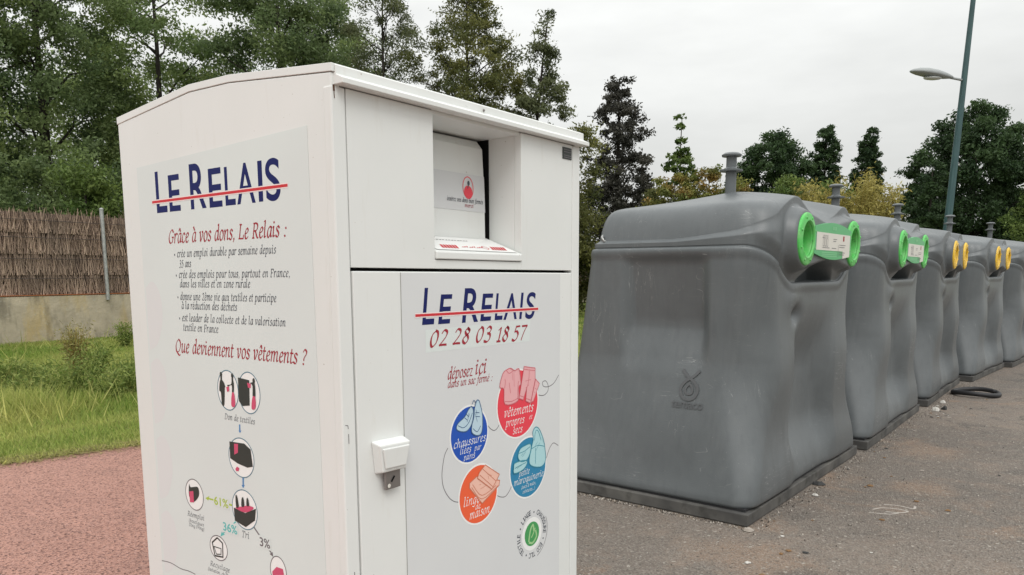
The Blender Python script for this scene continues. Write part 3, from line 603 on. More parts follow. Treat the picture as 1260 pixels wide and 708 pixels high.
EXTRA = dict(shirt=[[(.701,-.827),(.715,-.838),(.735,-.832)], [(.690,-.885),(.694,-.865),(.692,-.855)], [(.763,-.930),(.764,-.885),(.768,-.870)], [(.692,-.930),(.728,-.934),(.762,-.928)], [(.715,-.870),(.722,-.905)]],
    trousers=[[(.798,-.832),(.832,-.838),(.863,-.843)], [(.829,-.842),(.826,-.870),(.818,-.893)], [(.776,-.921),(.797,-.928)], [(.812,-.935),(.838,-.944)]],
    shoe1=[[(.455,-.975),(.480,-.985),(.505,-.972),(.522,-.945)], [(.486,-.955),(.497,-.963)], [(.494,-.945),(.505,-.953)]],
    shoe2=[[(.525,-.995),(.545,-1.008),(.562,-.992)], [(.538,-.945),(.556,-.948)], [(.538,-.958),(.558,-.961)], [(.540,-.915),(.530,-.905),(.522,-.916)]],
    bag=[[(.860,-1.090),(.868,-1.058),(.884,-1.062),(.900,-1.096)], [(.842,-1.118),(.880,-1.112),(.920,-1.122)], [(.868,-1.12),(.866,-1.175)]],
    purse=[[(.768,-1.120),(.800,-1.118),(.832,-1.108)]], wallet=[[(.745,-1.168),(.775,-1.163),(.806,-1.160)]],
    towel1=[[(.520,-1.176),(.566,-1.222),(.640,-1.205)], [(.515,-1.184),(.566,-1.234),(.650,-1.208)]], towel2=[[(.556,-1.152),(.622,-1.205)], [(.572,-1.136),(.640,-1.190)]])
def dot(name, c, r, m, items, texts):
    q = MB(); disc_ink(q, c, r + .006, F, .0010); ro = q.build('badge', M['white_ink'], vf)
    q = MB(); disc_ink(q, c, r, F, .0013); q.build('badge_disc', M[m], ro)
    for k, (key, fill, line) in enumerate(items):
        h = .0017 + .0006*k
        q = MB(); cx_ = sum(p[0] for p in GFX[key])/len(GFX[key]); cz_ = sum(p[1] for p in GFX[key])/len(GFX[key])
        poly_ink(q, GFX[key], F, h); q.build('badge_picture', M[fill], ro)
        q = MB(); closed_line(q, GFX[key], F, .0032, h + .0002)
        # drawn folds and seams inside the shape
        P = GFX[key]; a = np.array(P)
        for t in (.35, .62):
            s0 = a[0]*(1-t) + a[len(P)//2]*t; s1 = a[1]*(1-t*.8) + a[(len(P)*3)//4]*t*.8
            ribbon(q, [tuple(s0*.75 + np.array((cx_, cz_))*.25), tuple(s1*.75 + np.array((cx_, cz_))*.25)], F, 0, .0014, h + .0003)
        if key in EXTRA:
            for pts in EXTRA[key]: ribbon(q, crom(pts, 4), F, 0, .0024, h + .0003)
        q.build('badge_outline', M[line], ro)
    q = MB()
    for s, u, v, xh, wd in texts: pen_text(q, s, u, v, F, xh*.82, wd*.98, .19, .2, .0014, 'c', space=.12)
    q.build('badge_lettering', M['white_ink'], ro)
dot('b', (.766, -.947), .114, 'red_dot', [('shirt','rose','rose_line'), ('trousers','rose','rose_line'), ('sleeve','rose','rose_line')],
    [('v\u00eatements', .770, -.984, .026, .172), ('propres', .748, -1.017, .022, .108), ('et', .838, -1.010, .013, .02), ('secs', .762, -1.048, .021, .056)])
dot('b', (.509, -1.011), .0885, 'blue_dot', [('shoe1','sky_print','blue_line'), ('shoe2','sky_print','blue_line')],
    [('chaussures', .510, -1.044, .021, .160), ('li\u00e9es', .488, -1.068, .019, .056), ('par', .548, -1.068, .015, .034), ('paires', .506, -1.090, .016, .056)])
dot('b', (.551, -1.214), .0945, 'orange_dot', [('towel1','peach','orange_line'), ('towel2','peach','orange_line')],
    [('linge', .515, -1.240, .024, .084), ('de', .545, -1.262, .016, .026), ('maison', .555, -1.288, .024, .105)])
dot('b', (.825, -1.180), .105, 'teal_dot', [('bag','aqua','teal_line'), ('purse','aqua','teal_line'), ('wallet','aqua','teal_line')],
    [('petite', .800, -1.203, .018, .064), ('maroquinerie', .828, -1.230, .019, .180), ('(sacs \u00e0 main,', .826, -1.250, .010, .09), ('ceintures...)', .826, -1.268, .010, .075)])
q = MB()
for i in range(1, 6):
    q = MB(); ribbon(q, crom(GFX['cord%d' % i], 6) if i != 3 else crom([GFX['cord3'][1]] + GFX['cord3'][3:], 6), F, 0, .0028, .0009)
    q.build('cord_drawing', M['cord'], vf)
# recycling seal
sl = MB(); disc_ink(sl, (.846, -1.428), .060, F, .0010); so = sl.build('recycling_seal', M['white_ink'], vf)
q = MB(); disc_ink(q, (.846, -1.428), .044, F, .0013); q.build('seal_disc', M['eco'], so)
q = MB(); ribbon(q, crom([(.826,-1.450),(.836,-1.412),(.852,-1.396),(.856,-1.418)], 5), F, 0, .008, .0016); ribbon(q, crom([(.828,-1.456),(.850,-1.462),(.872,-1.444),(.868,-1.422)], 5), F, 0, .008, .0017)
ribbon(q, crom([(.842,-1.440),(.852,-1.430),(.864,-1.412)], 5), F, 0, .006, .0018); q.build('seal_leaf', M['eco_l'], so)
q = MB(); s = 'TEXTILE \u2022 LINGE \u2022 CHAUSSURE \u2022 ECO TLC \u2022 '
for i, chh in enumerate(s):
    if chh == ' ': continue
    a = R(225 - 360*i/len(s)); c, sn = math.cos(a), math.sin(a)
    def ring_fn(u, v, h, c=c, sn=sn): return F(.846 + c*(.070+v) + sn*u, -1.428 + sn*(.070+v) - c*u, h)
    if chh == '\u2022': disc_ink(q, (0, .008), .0035, ring_fn, .0012, 10)
    else: std_text(q, chh, -.0022 if chh == 'I' else -.0058, .0022 if chh == 'I' else .0058, 0, .019, ring_fn, 0, 0.012, .0012)
q.build('seal_lettering', M['slate'], so)
q = MB(); ribbon(q, [(.846+.096*math.cos(R(a)), -1.428+.096*math.sin(R(a))) for a in range(-70, 30, 8)], F, 0, .0022, .0012); q.build('seal_arc', M['cord'], so)

# ---- printing on the left side (u runs towards the front edge: u = -y)
S = lambda u, v, h: (.002 - h, -u, v)
sp = [(-.962, -.166), (-.098, -.137), (-.098+.012, -1.95), (-.962-.012, -1.95)]
vsd = MB().prism(sp, .0004, .0010, S).build('printed_panel', M['vinyl_side'], tb)
logo(vsd, 'logo_left', S, [(-.876, -.280), (-.188, -.279)], .0)
for s, v, wd in (('Gr\u00e2ce \u00e0 vos dons, Le Relais :', -.411, .600), ('Que deviennent vos v\u00eatements ?', -.753, .662)):
    q = MB(); pen_text(q, s, -.797, v, S, .0285, wd, .24, .16, .0014); q.build('red_heading', M['redtext'], vsd)
q = MB()
rows = [('\u2022 cr\u00e9e un emploi durable par semaine depuis', -.770, -.455, .522), ('35 ans', -.742, -.486, .068), ('\u2022 cr\u00e9e des emplois pour tous, partout en France,', -.768, -.519, .578),
        ('dans les villes et en zone rurale', -.746, -.548, .372), ('\u2022 donne une 2\u00e8me vie aux textiles et participe', -.766, -.587, .510), ('\u00e0 la r\u00e9duction des d\u00e9chets', -.744, -.615, .300),
        ('\u2022 est leader de la collecte et de la valorisation', -.764, -.653, .545), ('textile en France', -.742, -.683, .196)]
for s, u, v, wd in rows: pen_text(q, s, u, v, S, .0155, wd, .235, .12, .0013, space=.14)
q.build('bullet_text', M['slate'], vsd)
q = MB()
for s, u, v, xh, wd in [('Don de textiles', -.462, -.944, .0135, .155), ('Tri', -.462, -1.303, .016, .04), ('R\u00e9emploi', -.735, -1.292, .0125, .10), ('(boutiques', -.735, -1.312, .0085, .09), ('Ding Fring)', -.735, -1.327, .0085, .09),
                        ('Recyclage', -.612, -1.436, .0125, .11), ('(isolation, chiffons)', -.612, -1.455, .0085, .14)]:
    q = MB(); pen_text(q, s, u, v, S, xh*.9, wd, .2, .12, .0013, 'c', space=.14); q.build('caption_text', M['slate'], vsd)
neg = lambda key: [(-a, b) for a, b in GFX[key]]
def ov(c, r, rv, m, w=.003):
    q = MB(); disc_ink(q, c, r, S, .0012, 40, rv); o = q.build('diagram_oval', M['white_ink'], vsd)
    q = MB(); ring_ink(q, c, r, w, S, .0015, 40, rv); q.build('oval_outline', M[m], o)
    return o
def figs(o, items):
    for k, (key, m) in enumerate(items):
        q = MB(); poly_ink(q, neg(key), S, .0018 + .0003*k); q.build('diagram_picture', M[m], o)
o1 = ov((-.514, -.854), .0535, .060, 'ring'); o2 = ov((-.407, -.853), .0535, .061, 'ring')
figs(o1, [('man1','char'), ('man2','char'), ('legs2','pink'), ('sack1','pink')]); figs(o2, [('bin1','char'), ('sack2','pink'), ('man3','char'), ('legs3','pink')])
for c in ((-.545,-.808), (-.4865,-.808), (-.380,-.815)):
    q = MB(); disc_ink(q, c, .006, S, .0022, 12, .008); q.build('figure_head', M['char'], o1 if c[0] < -.45 else o2)
o3 = ov((-.463, -1.054), .064, .060, 'ring'); figs(o3, [('truck','char'), ('load','pink'), ('ball','pink')])
o4 = ov((-.460, -1.214), .064, .061, 'ring'); figs(o4, [('crate','char'), ('heap','pink'), ('p1','char'), ('p2','char'), ('p3','char')])
o5 = ov((-.736, -1.214), .052, .051, 'cord', .003); figs(o5, [('coat','char'), ('coatr','pink')])
o6 = ov((-.613, -1.367), .048, .040, 'cord', .003)
q = MB(); closed_line(q, neg('house'), S, .005, .0018); closed_line(q, neg('housei'), S, .003, .0018); q.build('diagram_picture', M['char'], o6)
o7 = ov((-.306, -1.372), .038, .045, 'cord', .003); figs(o7, [('c7','pink')])
for key, m in (('arrow1','arrow'), ('arrow2','arrow'), ('arrow3','lime'), ('arrow4','mint'), ('arrow5','cord')):
    q = MB(); poly_ink(q, neg(key), S, .0013); q.build('diagram_arrow', M[m], vsd)
for s, a, b, z, m in (('61%', -.622, -.545, -1.226, 'lime'), ('36%', -.580, -.505, -1.302, 'mint'), ('3%', -.390, -.340, -1.312, 'cord')):
    q = MB(); poly_ink(q, [(a-.004, z-.005), (b+.004, z-.005), (b+.004, z+.033), (a-.004, z+.033)], S, .0016); o = q.build('percentage_patch', M['vinyl_side'], vsd)
    q = MB(); std_text(q, s, a, b, z, z+.028, S, 0, .012, .0020); q.build('percentage', M[m], o)
q = MB(); ribbon(q, crom(neg('squig'), 6), S, 0, .003, .0013); q.build('cord_drawing', M['cord'], vsd)
# pale cloth folds printed down the back edge
for z in (-.55, -.80, -1.06, -1.32, -1.6):
    q = MB(); pts = crom([(-.955, z), (-.91, z+.02), (-.868, z-.02), (-.862, z-.10), (-.90, z-.18), (-.955, z-.205)], 6); poly_ink(q, pts, S, .00115); q.build('cloth_drawing', M['fold'], vsd)
# scratches on the near post
for k_s, pts in enumerate(([(.010,-.905),(.018,-.907),(.0185,-.915)], [(.0195,-.93),(.0195,-.955)], [(.024,-1.31),(.0245,-1.335)], [(.006,-1.40),(.0062,-1.43)])):
    q = MB(); ribbon(q, pts, lambda u, v, h: (u, -.001-h, v), 0, .0022, .0004); q.build('paint_scratch', M['cord'], tb)

# ------------------------------------------------------------------ the grey recycling containers
def sstep(a, b, x):
    t = np.clip((x - a) / (b - a), 0, 1); return t*t*(3-2*t)

def container_mesh(name, sp, hole_r, zmid=1.71):
    """local frame: x = out of the front, y = 0..2.4 along the front, z up; sp = spacing of the two openings"""
    NA, NS, NE = 56, 150, 100                           # samples on each corner arc, on the front/back and on the ends
    ang_, cor, seg = [], [], []
    # sides in order: front (+x), arc, end (+y), arc, back (-x), arc, end (-y), arc; 'seg' runs -1..1 along a straight side
    for k, ns in enumerate((NS, NE, NS, NE)):
        a0 = k*math.pi/2
        for q in range(ns): ang_.append(a0); cor.append((k, -1)); seg.append(-1 + 2*q/ns)
        for q in range(NA): ang_.append(a0 + math.pi/2*q/NA); cor.append((k, k)); seg.append(1.)
    N = len(ang_); ang_ = np.array(ang_); seg = np.array(seg); sk = np.array([c[0] for c in cor]); isarc = np.array([c[1] >= 0 for c in cor])
    nx, ny = np.cos(ang_), np.sin(ang_); nx[np.abs(nx) < 1e-9] = 0; ny[np.abs(ny) < 1e-9] = 0
    CS = np.array([(1,1), (-1,1), (-1,-1), (1,-1)], float)
    isfront = np.array([True, False, False, True])
    def outline(hx, hy, rf, rb):
        """rounded rectangle with big front and small rear corner radii; hx, hy, rf, rb are arrays per sample"""
        R_ = np.where(isfront[sk], rf, rb)
        cx, cy = CS[sk,0]*(hx-R_), CS[sk,1]*(hy-R_)
        ax, ay = cx + R_*nx, cy + R_*ny
        # straight side k runs from the end of arc k-1 to the start of arc k
        t = (seg+1)/2; kp = (sk-1) % 4
        Rp = np.where(isfront[kp], rf, rb)
        px_ = CS[kp,0]*(hx-Rp) + Rp*nx; py_ = CS[kp,1]*(hy-Rp) + Rp*ny
        x = np.where(isarc, ax, px_ + (ax-px_)*t); y = np.where(isarc, ay, py_ + (ay-py_)*t)
        return x, y
    ones = np.ones(N)
    px0, py0 = outline(.62*ones, 1.0*ones, .24*ones, .10*ones)
    u_abs = np.abs(py0)
    # w runs 0..1 round each front corner: half on the arc, half along the first stretch of the front
    w = np.where(isarc & (nx > 1e-6), .5*np.arcsin(np.clip(nx, 0, 1))/(math.pi/2), 0.)
    w = np.where(~isarc & (sk == 0), .5 + .5*np.clip((.78-u_abs)/.30, 0, 1), w)
    front = sstep(.0, 1., w)
    zl = 1.66 - .22*sstep(.12, .97, w)
    fx = (px0 + .62)/1.24
    zt_side = 1.715 + .05*sstep(.45, .95, fx)
    uu = np.array([0, .10, .3, sp/2*.9, sp/2+.02, 1.05]); zz = np.array([1.855, 1.862, 1.905, 1.975, 1.985, 1.975])
    ker = np.hanning(15); ker /= ker.sum()
    zt = zt_side*(1-front) + np.interp(u_abs, uu, zz)*front
    zt = np.convolve(np.r_[zt[-20:], zt, zt[:20]], ker, 'same')[20:-20]

    def foot(z):
        xf = -.055 + .055*np.clip(1 - z/.85, 0, 1)**1.4
        xb = -1.28 - .22*np.clip(1 - z/1.66, 0, 1)
        iy = .2 - .19*np.clip(1 - z/.95, 0, 1)**1.35
        return xf, xb, iy
    def place(z, inset=0.0, feat=True):
        z = np.broadcast_to(z, (N,)).astype(float)
        xf, xb, iy = foot(z)
        rf = .13 + .19*sstep(.1, .95, z) - .08*sstep(1.05, 1.6, z)
        x, y = outline((xf-xb)/2, 1.2-iy, rf, .09 + .02*sstep(1.6, 1.8, z))
        x = x + (xf+xb)/2; y = y + 1.2
        d = -np.broadcast_to(inset, (N,)).astype(float).copy()
        u = y - 1.2; au = np.abs(u)
        if feat:
            fl = sstep(.55, .98, nx)
            # lower front: a soft central channel between two bulging halves, with one dimple at its head
            d += -fl*.115*sstep(.46, .20, au - .06*sstep(.9, .4, z))*sstep(1.30, .82, z)*(.22+.78*sstep(.08, .50, z))
            d += fl*.048*np.exp(-((au-.60)/.27)**2)*np.exp(-((z-.86)/.27)**2)
            d += fl*.030*np.exp(-((au-.60)/.5)**2)*np.exp(-((z-.24)/.16)**2)
            d += fl*(-.060*np.exp(-((u+.36)/.085)**2-((z-1.225)/.055)**2) + .018*np.exp(-((u+.48)/.14)**2-((z-1.33)/.08)**2))
            # dog-bone platform of the two openings, a scoop below it
            up = (z > zl + .002)
            d += np.where(up, fl*.032*sstep(.0, .10, z-zl), 0)
            hh = .135 + .05*sstep(.0, sp/2, au)
            dc = np.sqrt((au-sp/2)**2 + (z-zmid)**2) - .198
            db = np.where(au < sp/2, np.abs(z-zmid) - hh, 9.)
            d += np.where(up, fl*.068*sstep(.022, -.028, np.minimum(dc, db)), 0)
            arch = zmid - .150 + .01 - .16*np.clip(au/(sp*.40), 0, 2)**2.2
            d += np.where(up, -fl*.150*sstep(arch+.015, arch-.03, z)*sstep(sp*.46, sp*.36, au), 0)
            # sunk panel on the two ends
            se = sstep(.8, .98, np.abs(ny))
            d -= se*(.020 + .062*np.clip((1.60-z)/.46, 0, 1))*sstep(-1.03,-.93,x)*sstep(-.37,-.46,x)*sstep(.82,1.22,z)*sstep(1.635,1.55,z)
            # soft swelling of the lower ends and back
            d += se*.022*np.exp(-((x+.72)/.5)**2)*np.exp(-((z-.55)/.3)**2)
            # moulded walls are never quite flat
            d += .004*np.sin(3.1*x+1.7*z+.8)*np.sin(2.3*y-2.1*z) + .0035*np.sin(6.3*y+4.2*z)*np.cos(5.1*x-3.3*z)
        return np.stack([x + nx*d, y + ny*d, z], 1)
    rows = []
    for z, ins in ((.084,.040),(.086,.020),(.094,.008),(.108,.002),(.140,.0)): rows.append(place(z, ins))
    for k in range(1, 112):
        t = k/111.; rows.append(place(.14 + (zl-.030-.14)*t, -.009*sstep(.965, 1., np.full(N, t))))
    for dz, ins in ((-.022,-.0090),(-.014,-.0082),(-.007,-.0055),(-.002,-.001),(.0,.005),(.0005,.014)): rows.append(place(zl+dz, ins))
    nup = 56
    for k in range(nup+1):
        t = k/nup; rows.append(place(zl+.0045 + (zt-zl-.0045)*t, .015 - .004*sstep(.0,.1,np.full(N,t)) + .030*sstep(.55,1.,np.full(N,t))*(1-.75*front)))
    edge = rows[-1].copy(); cen = np.array([-.70, 1.2])
    ridge = 2.055
    for k in range(1, 46):
        s = (k/46.)**1.6
        q = edge.copy()
        q[:,:2] = edge[:,:2] + (cen - edge[:,:2])*s
        rise = (1-front)*(.60*(1-(1-s)**26) + .40*s**1.1) + front*(1-(1-s)**2.0)
        q[:,2] = zt + (ridge + .03*s**2 - zt)*rise
        rows.append(q)
    V = np.concatenate(rows + [np.array([[cen[0], cen[1], ridge+.03]])])
    m = len(rows); i = np.arange(N); j = (i+1) % N
    Fq = np.concatenate([np.stack([a*N+i, a*N+j, (a+1)*N+j, (a+1)*N+i], 1) for a in range(m-1)])
    # last ring closes on the centre by degenerate-free quads (pairs of triangles share the apex)
    top = len(V)-1; k2 = np.arange(0, N, 2)
    Fq = np.concatenate([Fq, np.stack([(m-1)*N+k2, (m-1)*N+(k2+1) % N, (m-1)*N+(k2+2) % N, np.full(N//2, top)], 1)])
    # underside: a fan made of quads as well
    V = np.concatenate([V, np.array([[-.7, 1.2, .1]])])
    Fq = np.concatenate([Fq, np.stack([(k2+2) % N, (k2+1) % N, k2, np.full(N//2, top+1)], 1)])
    # the two openings are real holes
    cf = V[Fq].mean(1)
    hole = np.zeros(len(Fq), bool)
    for y0 in (1.2-sp/2, 1.2+sp/2): hole |= (cf[:,0] > -.3) & (np.hypot(cf[:,1]-y0, cf[:,2]-zmid) < hole_r)
    me = np_mesh(name, V, Fq[~hole])
    return me

XR = .028                                            # where the openings sit in front of the body
def make_container(kind, sp):
    root = empty('recycling_container', (0,0,0))
    body = link('body', container_mesh('body', sp, .125 if kind == 'green' else .121), M['plastic'], root, smooth=True)
    bvh = BVHTree.FromPolygons([v.co[:] for v in body.data.vertices], [p.vertices[:] for p in body.data.polygons])
    # flat steel skid under the moulding, with a black strip standing in for the shade in the gap
    sk = MB().box(-1.49, -.006, .010, 2.390, 0, .074).build('skid', M['skid'], root, bevel=.006)
    MB().box(-1.46, -.040, .050, 2.35, .074, .092).build('skid_gap_shadow', M['rubber'], sk)
    # vent stack
    v = MB(); v.lathe([(.040,2.0),(.038,2.228),(.080,2.232),(.081,2.244),(.045,2.252),(.037,2.262),(.037,2.335),(.069,2.338),(.071,2.350),(.052,2.363),(.02,2.368)], 28, lambda a, b_, h: (-.70+a, 1.2+b_, h))
    v.build('vent_stack', M['plastic'], root, smooth=False)
    # lifting eye on the near rear corner
    for yy in (.262, 2.138):
        e = MB(); e.tube([(-1.16,yy,1.705),(-1.175,yy+(-.035 if yy<1 else .035),1.715),(-1.185,yy+(-.04 if yy<1 else .04),1.74),(-1.20,yy,1.752)], .009, 8)
        e.build('lifting_eye', M['galv'], root, smooth=True)
    if kind == 'green': RO, RI, mo, mi = .165, .112, M['green'], M['green_in']
    else: RO, RI, mo, mi = .166, .108, M['yellow'], M['yellow_in']
    for y0 in (1.2-sp/2, 1.2+sp/2):
        fn = lambda a, b_, h, y0=y0: (XR + h, y0 + a, 1.71 + b_)
        r_ = MB(); r_.lathe([(RI-.004,-.02),(RO-.002,-.02),(RO,.004),(RO-.003,.014),(RO-.012,.018),(RI+.016,.022),(RI+.004,.024),(RI-.004,.016)], 48, fn, closed=True)
        for k in range(8):
            t = 2*math.pi*(k+.5)/8; cx_, cz_ = (RO+RI)/2*math.cos(t), (RO+RI)/2*math.sin(t)
            r_.lathe([(.009,.012),(.008,.024),(.005,.026)], 8, lambda a, b_, h, cx_=cx_, cz_=cz_, fn=fn: fn(a+cx_, b_+cz_, h))
        ro = r_.build('opening_ring', mo, root, smooth=False, bevel=.002)
        ro.data.shade_auto_smooth if False else None
        # cone-shaped sleeve leading in, dark flap behind
        s_ = MB(); s_.lathe([(RI-.004,.012),(RI-.012,-.10),(RI-.018,-.19),(RI-.024,-.19),(RI-.018,-.10),(RI-.0075,.0)], 40, fn, closed=True)
        s_.build('sleeve', mo, ro, smooth=True)
        f_ = MB(); f_.lathe([(RI-.018,-.180),(RI-.04,-.186),(.02,-.19)], 32, fn); f_.build('rubber_flap', mi, ro, smooth=True)
    # plate between the openings
    xs = XR + .019
    G = lambda u, v_, h: (xs + h, 1.2 + u, 1.71 + v_)
    hw = sp/2 - .115
    arc = lambda w, h0, h1, n=14: [(-w + 2*w*k/n, h0 + (h1-h0)*math.sin(math.pi*k/n)) for k in range(n+1)]
    if kind == 'green':
        poly = arc(hw, .085, .122) + arc(hw, -.085, -.122)[::-1]
        sg = MB().prism(poly, -.02, .004, G).build('sign_plate', M['greensign'], root)
        q = MB(); poly_ink(q, [(-hw+.03,-.062),(-hw+.03,.052),(hw-.03,.052),(hw-.03,-.098),(hw-.20,-.112),(hw-.20,-.062)], G, .0052); o = q.build('sign_label', M['label'], sg)
        q = MB()
        for k_p, (a, b_, c, d) in enumerate(((-.26,.02,-.22,.02),(-.02,.015,.06,.015),(-.02,.002,.04,.002),(-.25,-.045,-.10,-.045),(-.05,-.045,.05,-.045),(.12,-.02,.27,-.02),(.12,-.035,.25,-.035),(.13,-.07,.26,-.072),(.13,-.084,.24,-.086),(.10,-.02,.10,-.10))):
            ribbon(q, [(a,b_),(c,d)], G, 0, .004, .0062)
        for u in (-.245, -.205, -.165):                  # bottle, jar and flask outlines
            closed_line(q, [(u,-.035),(u,.01),(u+.008,.02),(u+.008,.036),(u+.018,.036),(u+.018,.02),(u+.026,.01),(u+.026,-.035)], G, .0035, .0062)
        q.build('sign_print', M['cord'], o)
        q = MB(); poly_ink(q, [(.205,.008),(.235,.008),(.235,.042),(.205,.042)], G, .0062); q.build('warning_mark', M['redtext'], o)
        q = MB()
        for u in (-.04, -.012, .016): poly_ink(q, [(u,.075),(u+.02,.075),(u+.02,.098),(u,.098)], G, .0052)
        for k in range(3): ribbon(q, [(-.26,-.076-.012*k),(.08,-.076-.012*k)], G, 0, .005, .0052)
        q.build('sign_heading', M['greensign_l'], sg)
    # raised maker's mark on the two ends: a looped ribbon round a drop, and the name below
    for sgn in (-1, 1):
        y0, y1 = (-.6, 1.) if sgn < 0 else (3., -1.)
        def E(u, v_, h, sgn=sgn, y0=y0, y1=y1):
            x = -.485 + (u if sgn < 0 else -u); z = .70 + v_
            hit = bvh.ray_cast(Vector((x, y0, z)), Vector((0, y1, 0)))
            p = hit[0] if hit[0] is not None else Vector((x, 1.2+sgn, z))
            return (p.x, p.y + sgn*h, p.z)
        q = MB()
        def raised(pts, w, h):
            pts = crom(pts, 8)
            ribbon(q, pts, E, 0, w, h); 
            P2 = np.array(pts)
            d = np.gradient(P2, axis=0); d /= np.linalg.norm(d, axis=1)[:,None]+1e-9; nr = np.stack([-d[:,1], d[:,0]], 1)
            for sg_ in (-.5, .5):
                e1 = P2 + nr*w*sg_; n = len(e1)
                q.add([E(a, b_, h) for a, b_ in e1] + [E(a, b_, -.002) for a, b_ in e1], [(i, i+1, n+i+1, n+i) for i in range(n-1)])
        raised([(-.055,.185),(-.02,.15),(.03,.115),(.058,.07),(.04,.02),(.0,.005),(-.04,.02),(-.058,.07),(-.03,.115),(.02,.15),(.055,.185)], .018, .007)
        raised([(.0,.105),(.024,.07),(.016,.042),(-.016,.042),(-.024,.07),(.0,.105)], .013, .007)
        tq = MB(); std_text(tq, 'temaco', -.105, .105, -.052, -.006, lambda u, v_, h: (u, v_, h), 0, .012)
        q.add([E(a, b_, .006) for a, b_, _ in tq.v], tq.f)
        q.build('raised_mark', M['plastic_mark'], body)
    return root
M['plastic_mark'] = mat('grey_plastic_raised', (.095,.10,.105), .5)
ang = lambda dx, dy: math.atan2(dy, dx) - math.pi/2
GRP = 'grey recycling containers in a row'
c1 = make_container('green', 1.05)
c1.location = (1.40, 4.367, 0); c1.rotation_euler.z = ang(.623, .782)
tag(c1, 'largest-looking grey container with two green openings, right behind the white bin', 'recycling container', GRP)
c2 = copy_tree(c1); c2.location = (3.03, 6.36, 0); c2.rotation_euler.z = ang(.606, .795)
tag(c2, 'grey container with green openings standing next to one with yellow openings', 'recycling container', GRP)
c3 = make_container('yellow', .80)
c3.location = (4.70, 8.50, 0); c3.rotation_euler.z = ang(.61, .792)
tag(c3, 'grey container with two yellow openings, standing directly beside a green-ringed one', 'recycling container', GRP)
c4 = copy_tree(c3); c4.location = (6.40, 10.50, 0); c4.rotation_euler.z = ang(.67, .742); c4.scale = (1, .93, 1)
tag(c4, 'grey container with two yellow openings behind the black rubber hose, fourth in the row', 'recycling container', GRP)
c5 = copy_tree(c3); c5.location = (8.0, 12.12, 0); c5.rotation_euler.z = ang(.67, .742)
tag(c5, 'last grey container of the row, cut off by the right edge of the photo', 'recycling container', GRP)

# ------------------------------------------------------------------ ground
def sheet(name, poly, z, m, kind='structure', sub=0):
    o = MB().add([(x, y, z) for x, y in poly], [tuple(range(len(poly)))]).build(name, m)
    return tag(o, kind=kind)
sheet('ground', [(-400,-200),(400,-200),(400,600),(-400,600)], -.012, M['soil'])
edge = [(-30,-9),(-9,2.2),(-5.6,4.9),(-4.06,5.91),(-3.29,6.6),(-2.2,7.6),(-.8,9.0),(.7,10.9),(2.2,13.1),(5,16.2),(9,20.2),(16,26),(26,33)]
def jag(pts, amp, n):
    out = []
    for (a, b), (c, d) in zip(pts, pts[1:]):
        L_ = math.hypot(c-a, d-b); k = max(1, int(min(L_, 8)*n))
        for i in range(k):
            t = i/k; j = random.uniform(-amp, amp); out.append((a+(c-a)*t - (d-b)/L_*j, b+(d-b)*t + (c-a)/L_*j))
    return out + [pts[-1]]
pe = jag(edge, .035, 7)
sheet('asphalt_ground', pe + [(60,33),(60,-30),(-30,-30)], -.004, M['asphalt'])
split = [(-.2,9.65),(-.75,8.2),(-1.0,6.6),(-.9,5.0),(-.55,3.4),(-.2,1.5),(.3,-1),(2,-12)]
k_ = min(range(len(pe)), key=lambda i: math.hypot(pe[i][0]+.2, pe[i][1]-9.65))
sheet('path', pe[:k_] + split + [(-30,-12)], .0, M['path'])

# ------------------------------------------------------------------ wall and brushwood fence along the grass
FA, FD = Vector((-10.73, 15.96, 0)), Vector((.509, .861, 0)).normalized()   # fence line, running away to the right
FN = Vector((-FD.y, FD.x, 0))                                               # away from the viewer
def along(s, off=0, z=0): p = FA + FD*s + FN*off; return (p.x, p.y, z)
w = MB()
for s0, s1, dz in ((-9, 3.4, 0), (3.41, 15, .01), (15.01, 30, -.01), (30.01, 60, 0)):
    w.prism([(-.1, -.3), (.1, -.3), (.1, 1.0+dz), (-.1, 1.0+dz)], s0, s1, lambda u, v, h: along(h, u, v))
wl = w.build('concrete_wall', M['concrete'], bevel=.012)
tag(wl, 'low stained concrete wall under the brushwood fence behind the grass', 'wall')
cp = MB(); cp.prism([(-.11, 1.011), (.1, 1.011), (.1, 1.03), (-.11, 1.03)], -9, 60, lambda u, v, h: along(h, u, v))
cp.build('wall_coping', mat('terracotta_edge', (.30,.115,.05), .85, .2), wl)
fe = empty('brushwood_fence', along(0, 0, 1.03))
tag(fe, 'brown heather brushwood fence with thin wires on top of the concrete wall', 'fence')
fe_inv = Vector(fe.location)
def fl(s, off, z): p = Vector(along(s, off, z)) - fe_inv; return (p.x, p.y, p.z)
sv, sf = [], []
def stick(s, off, z0, ln, lean, wd):
    a = np.array(fl(s, off, z0)); b = np.array(fl(s+lean, off+random.uniform(-.02,.02), z0+ln))
    t = np.array(FD)*wd; nn = np.array(FN)*wd
    o = len(sv); sv.extend([a-t-nn*.6, a+t-nn*.6, a+nn, b-t*.5, b+t*.5, b+nn*.5])
    sf.extend([(o,o+1,o+4,o+3),(o+1,o+2,o+5,o+4),(o+2,o,o+3,o+5)])
for i in range(17000):
    s = random.uniform(-8, 9) if i < 14000 else random.uniform(9, 58)
    row = random.choice((0, 0, 1, 1, 2, 2, 3, 3))
    z0 = 1.02 + .45*row + max(-.02, random.gauss(.0, .06))
    ln = random.uniform(.24, .52)
    if row == 3: ln = random.uniform(.20, .46)
    stick(s, random.uniform(-.05, .02), z0, ln, random.gauss(0, .07), random.uniform(.005, .012))
fm = np_mesh('brush_panel', np.array(sv), np.array(sf)); link('brush_panel', fm, M['brush'], fe)
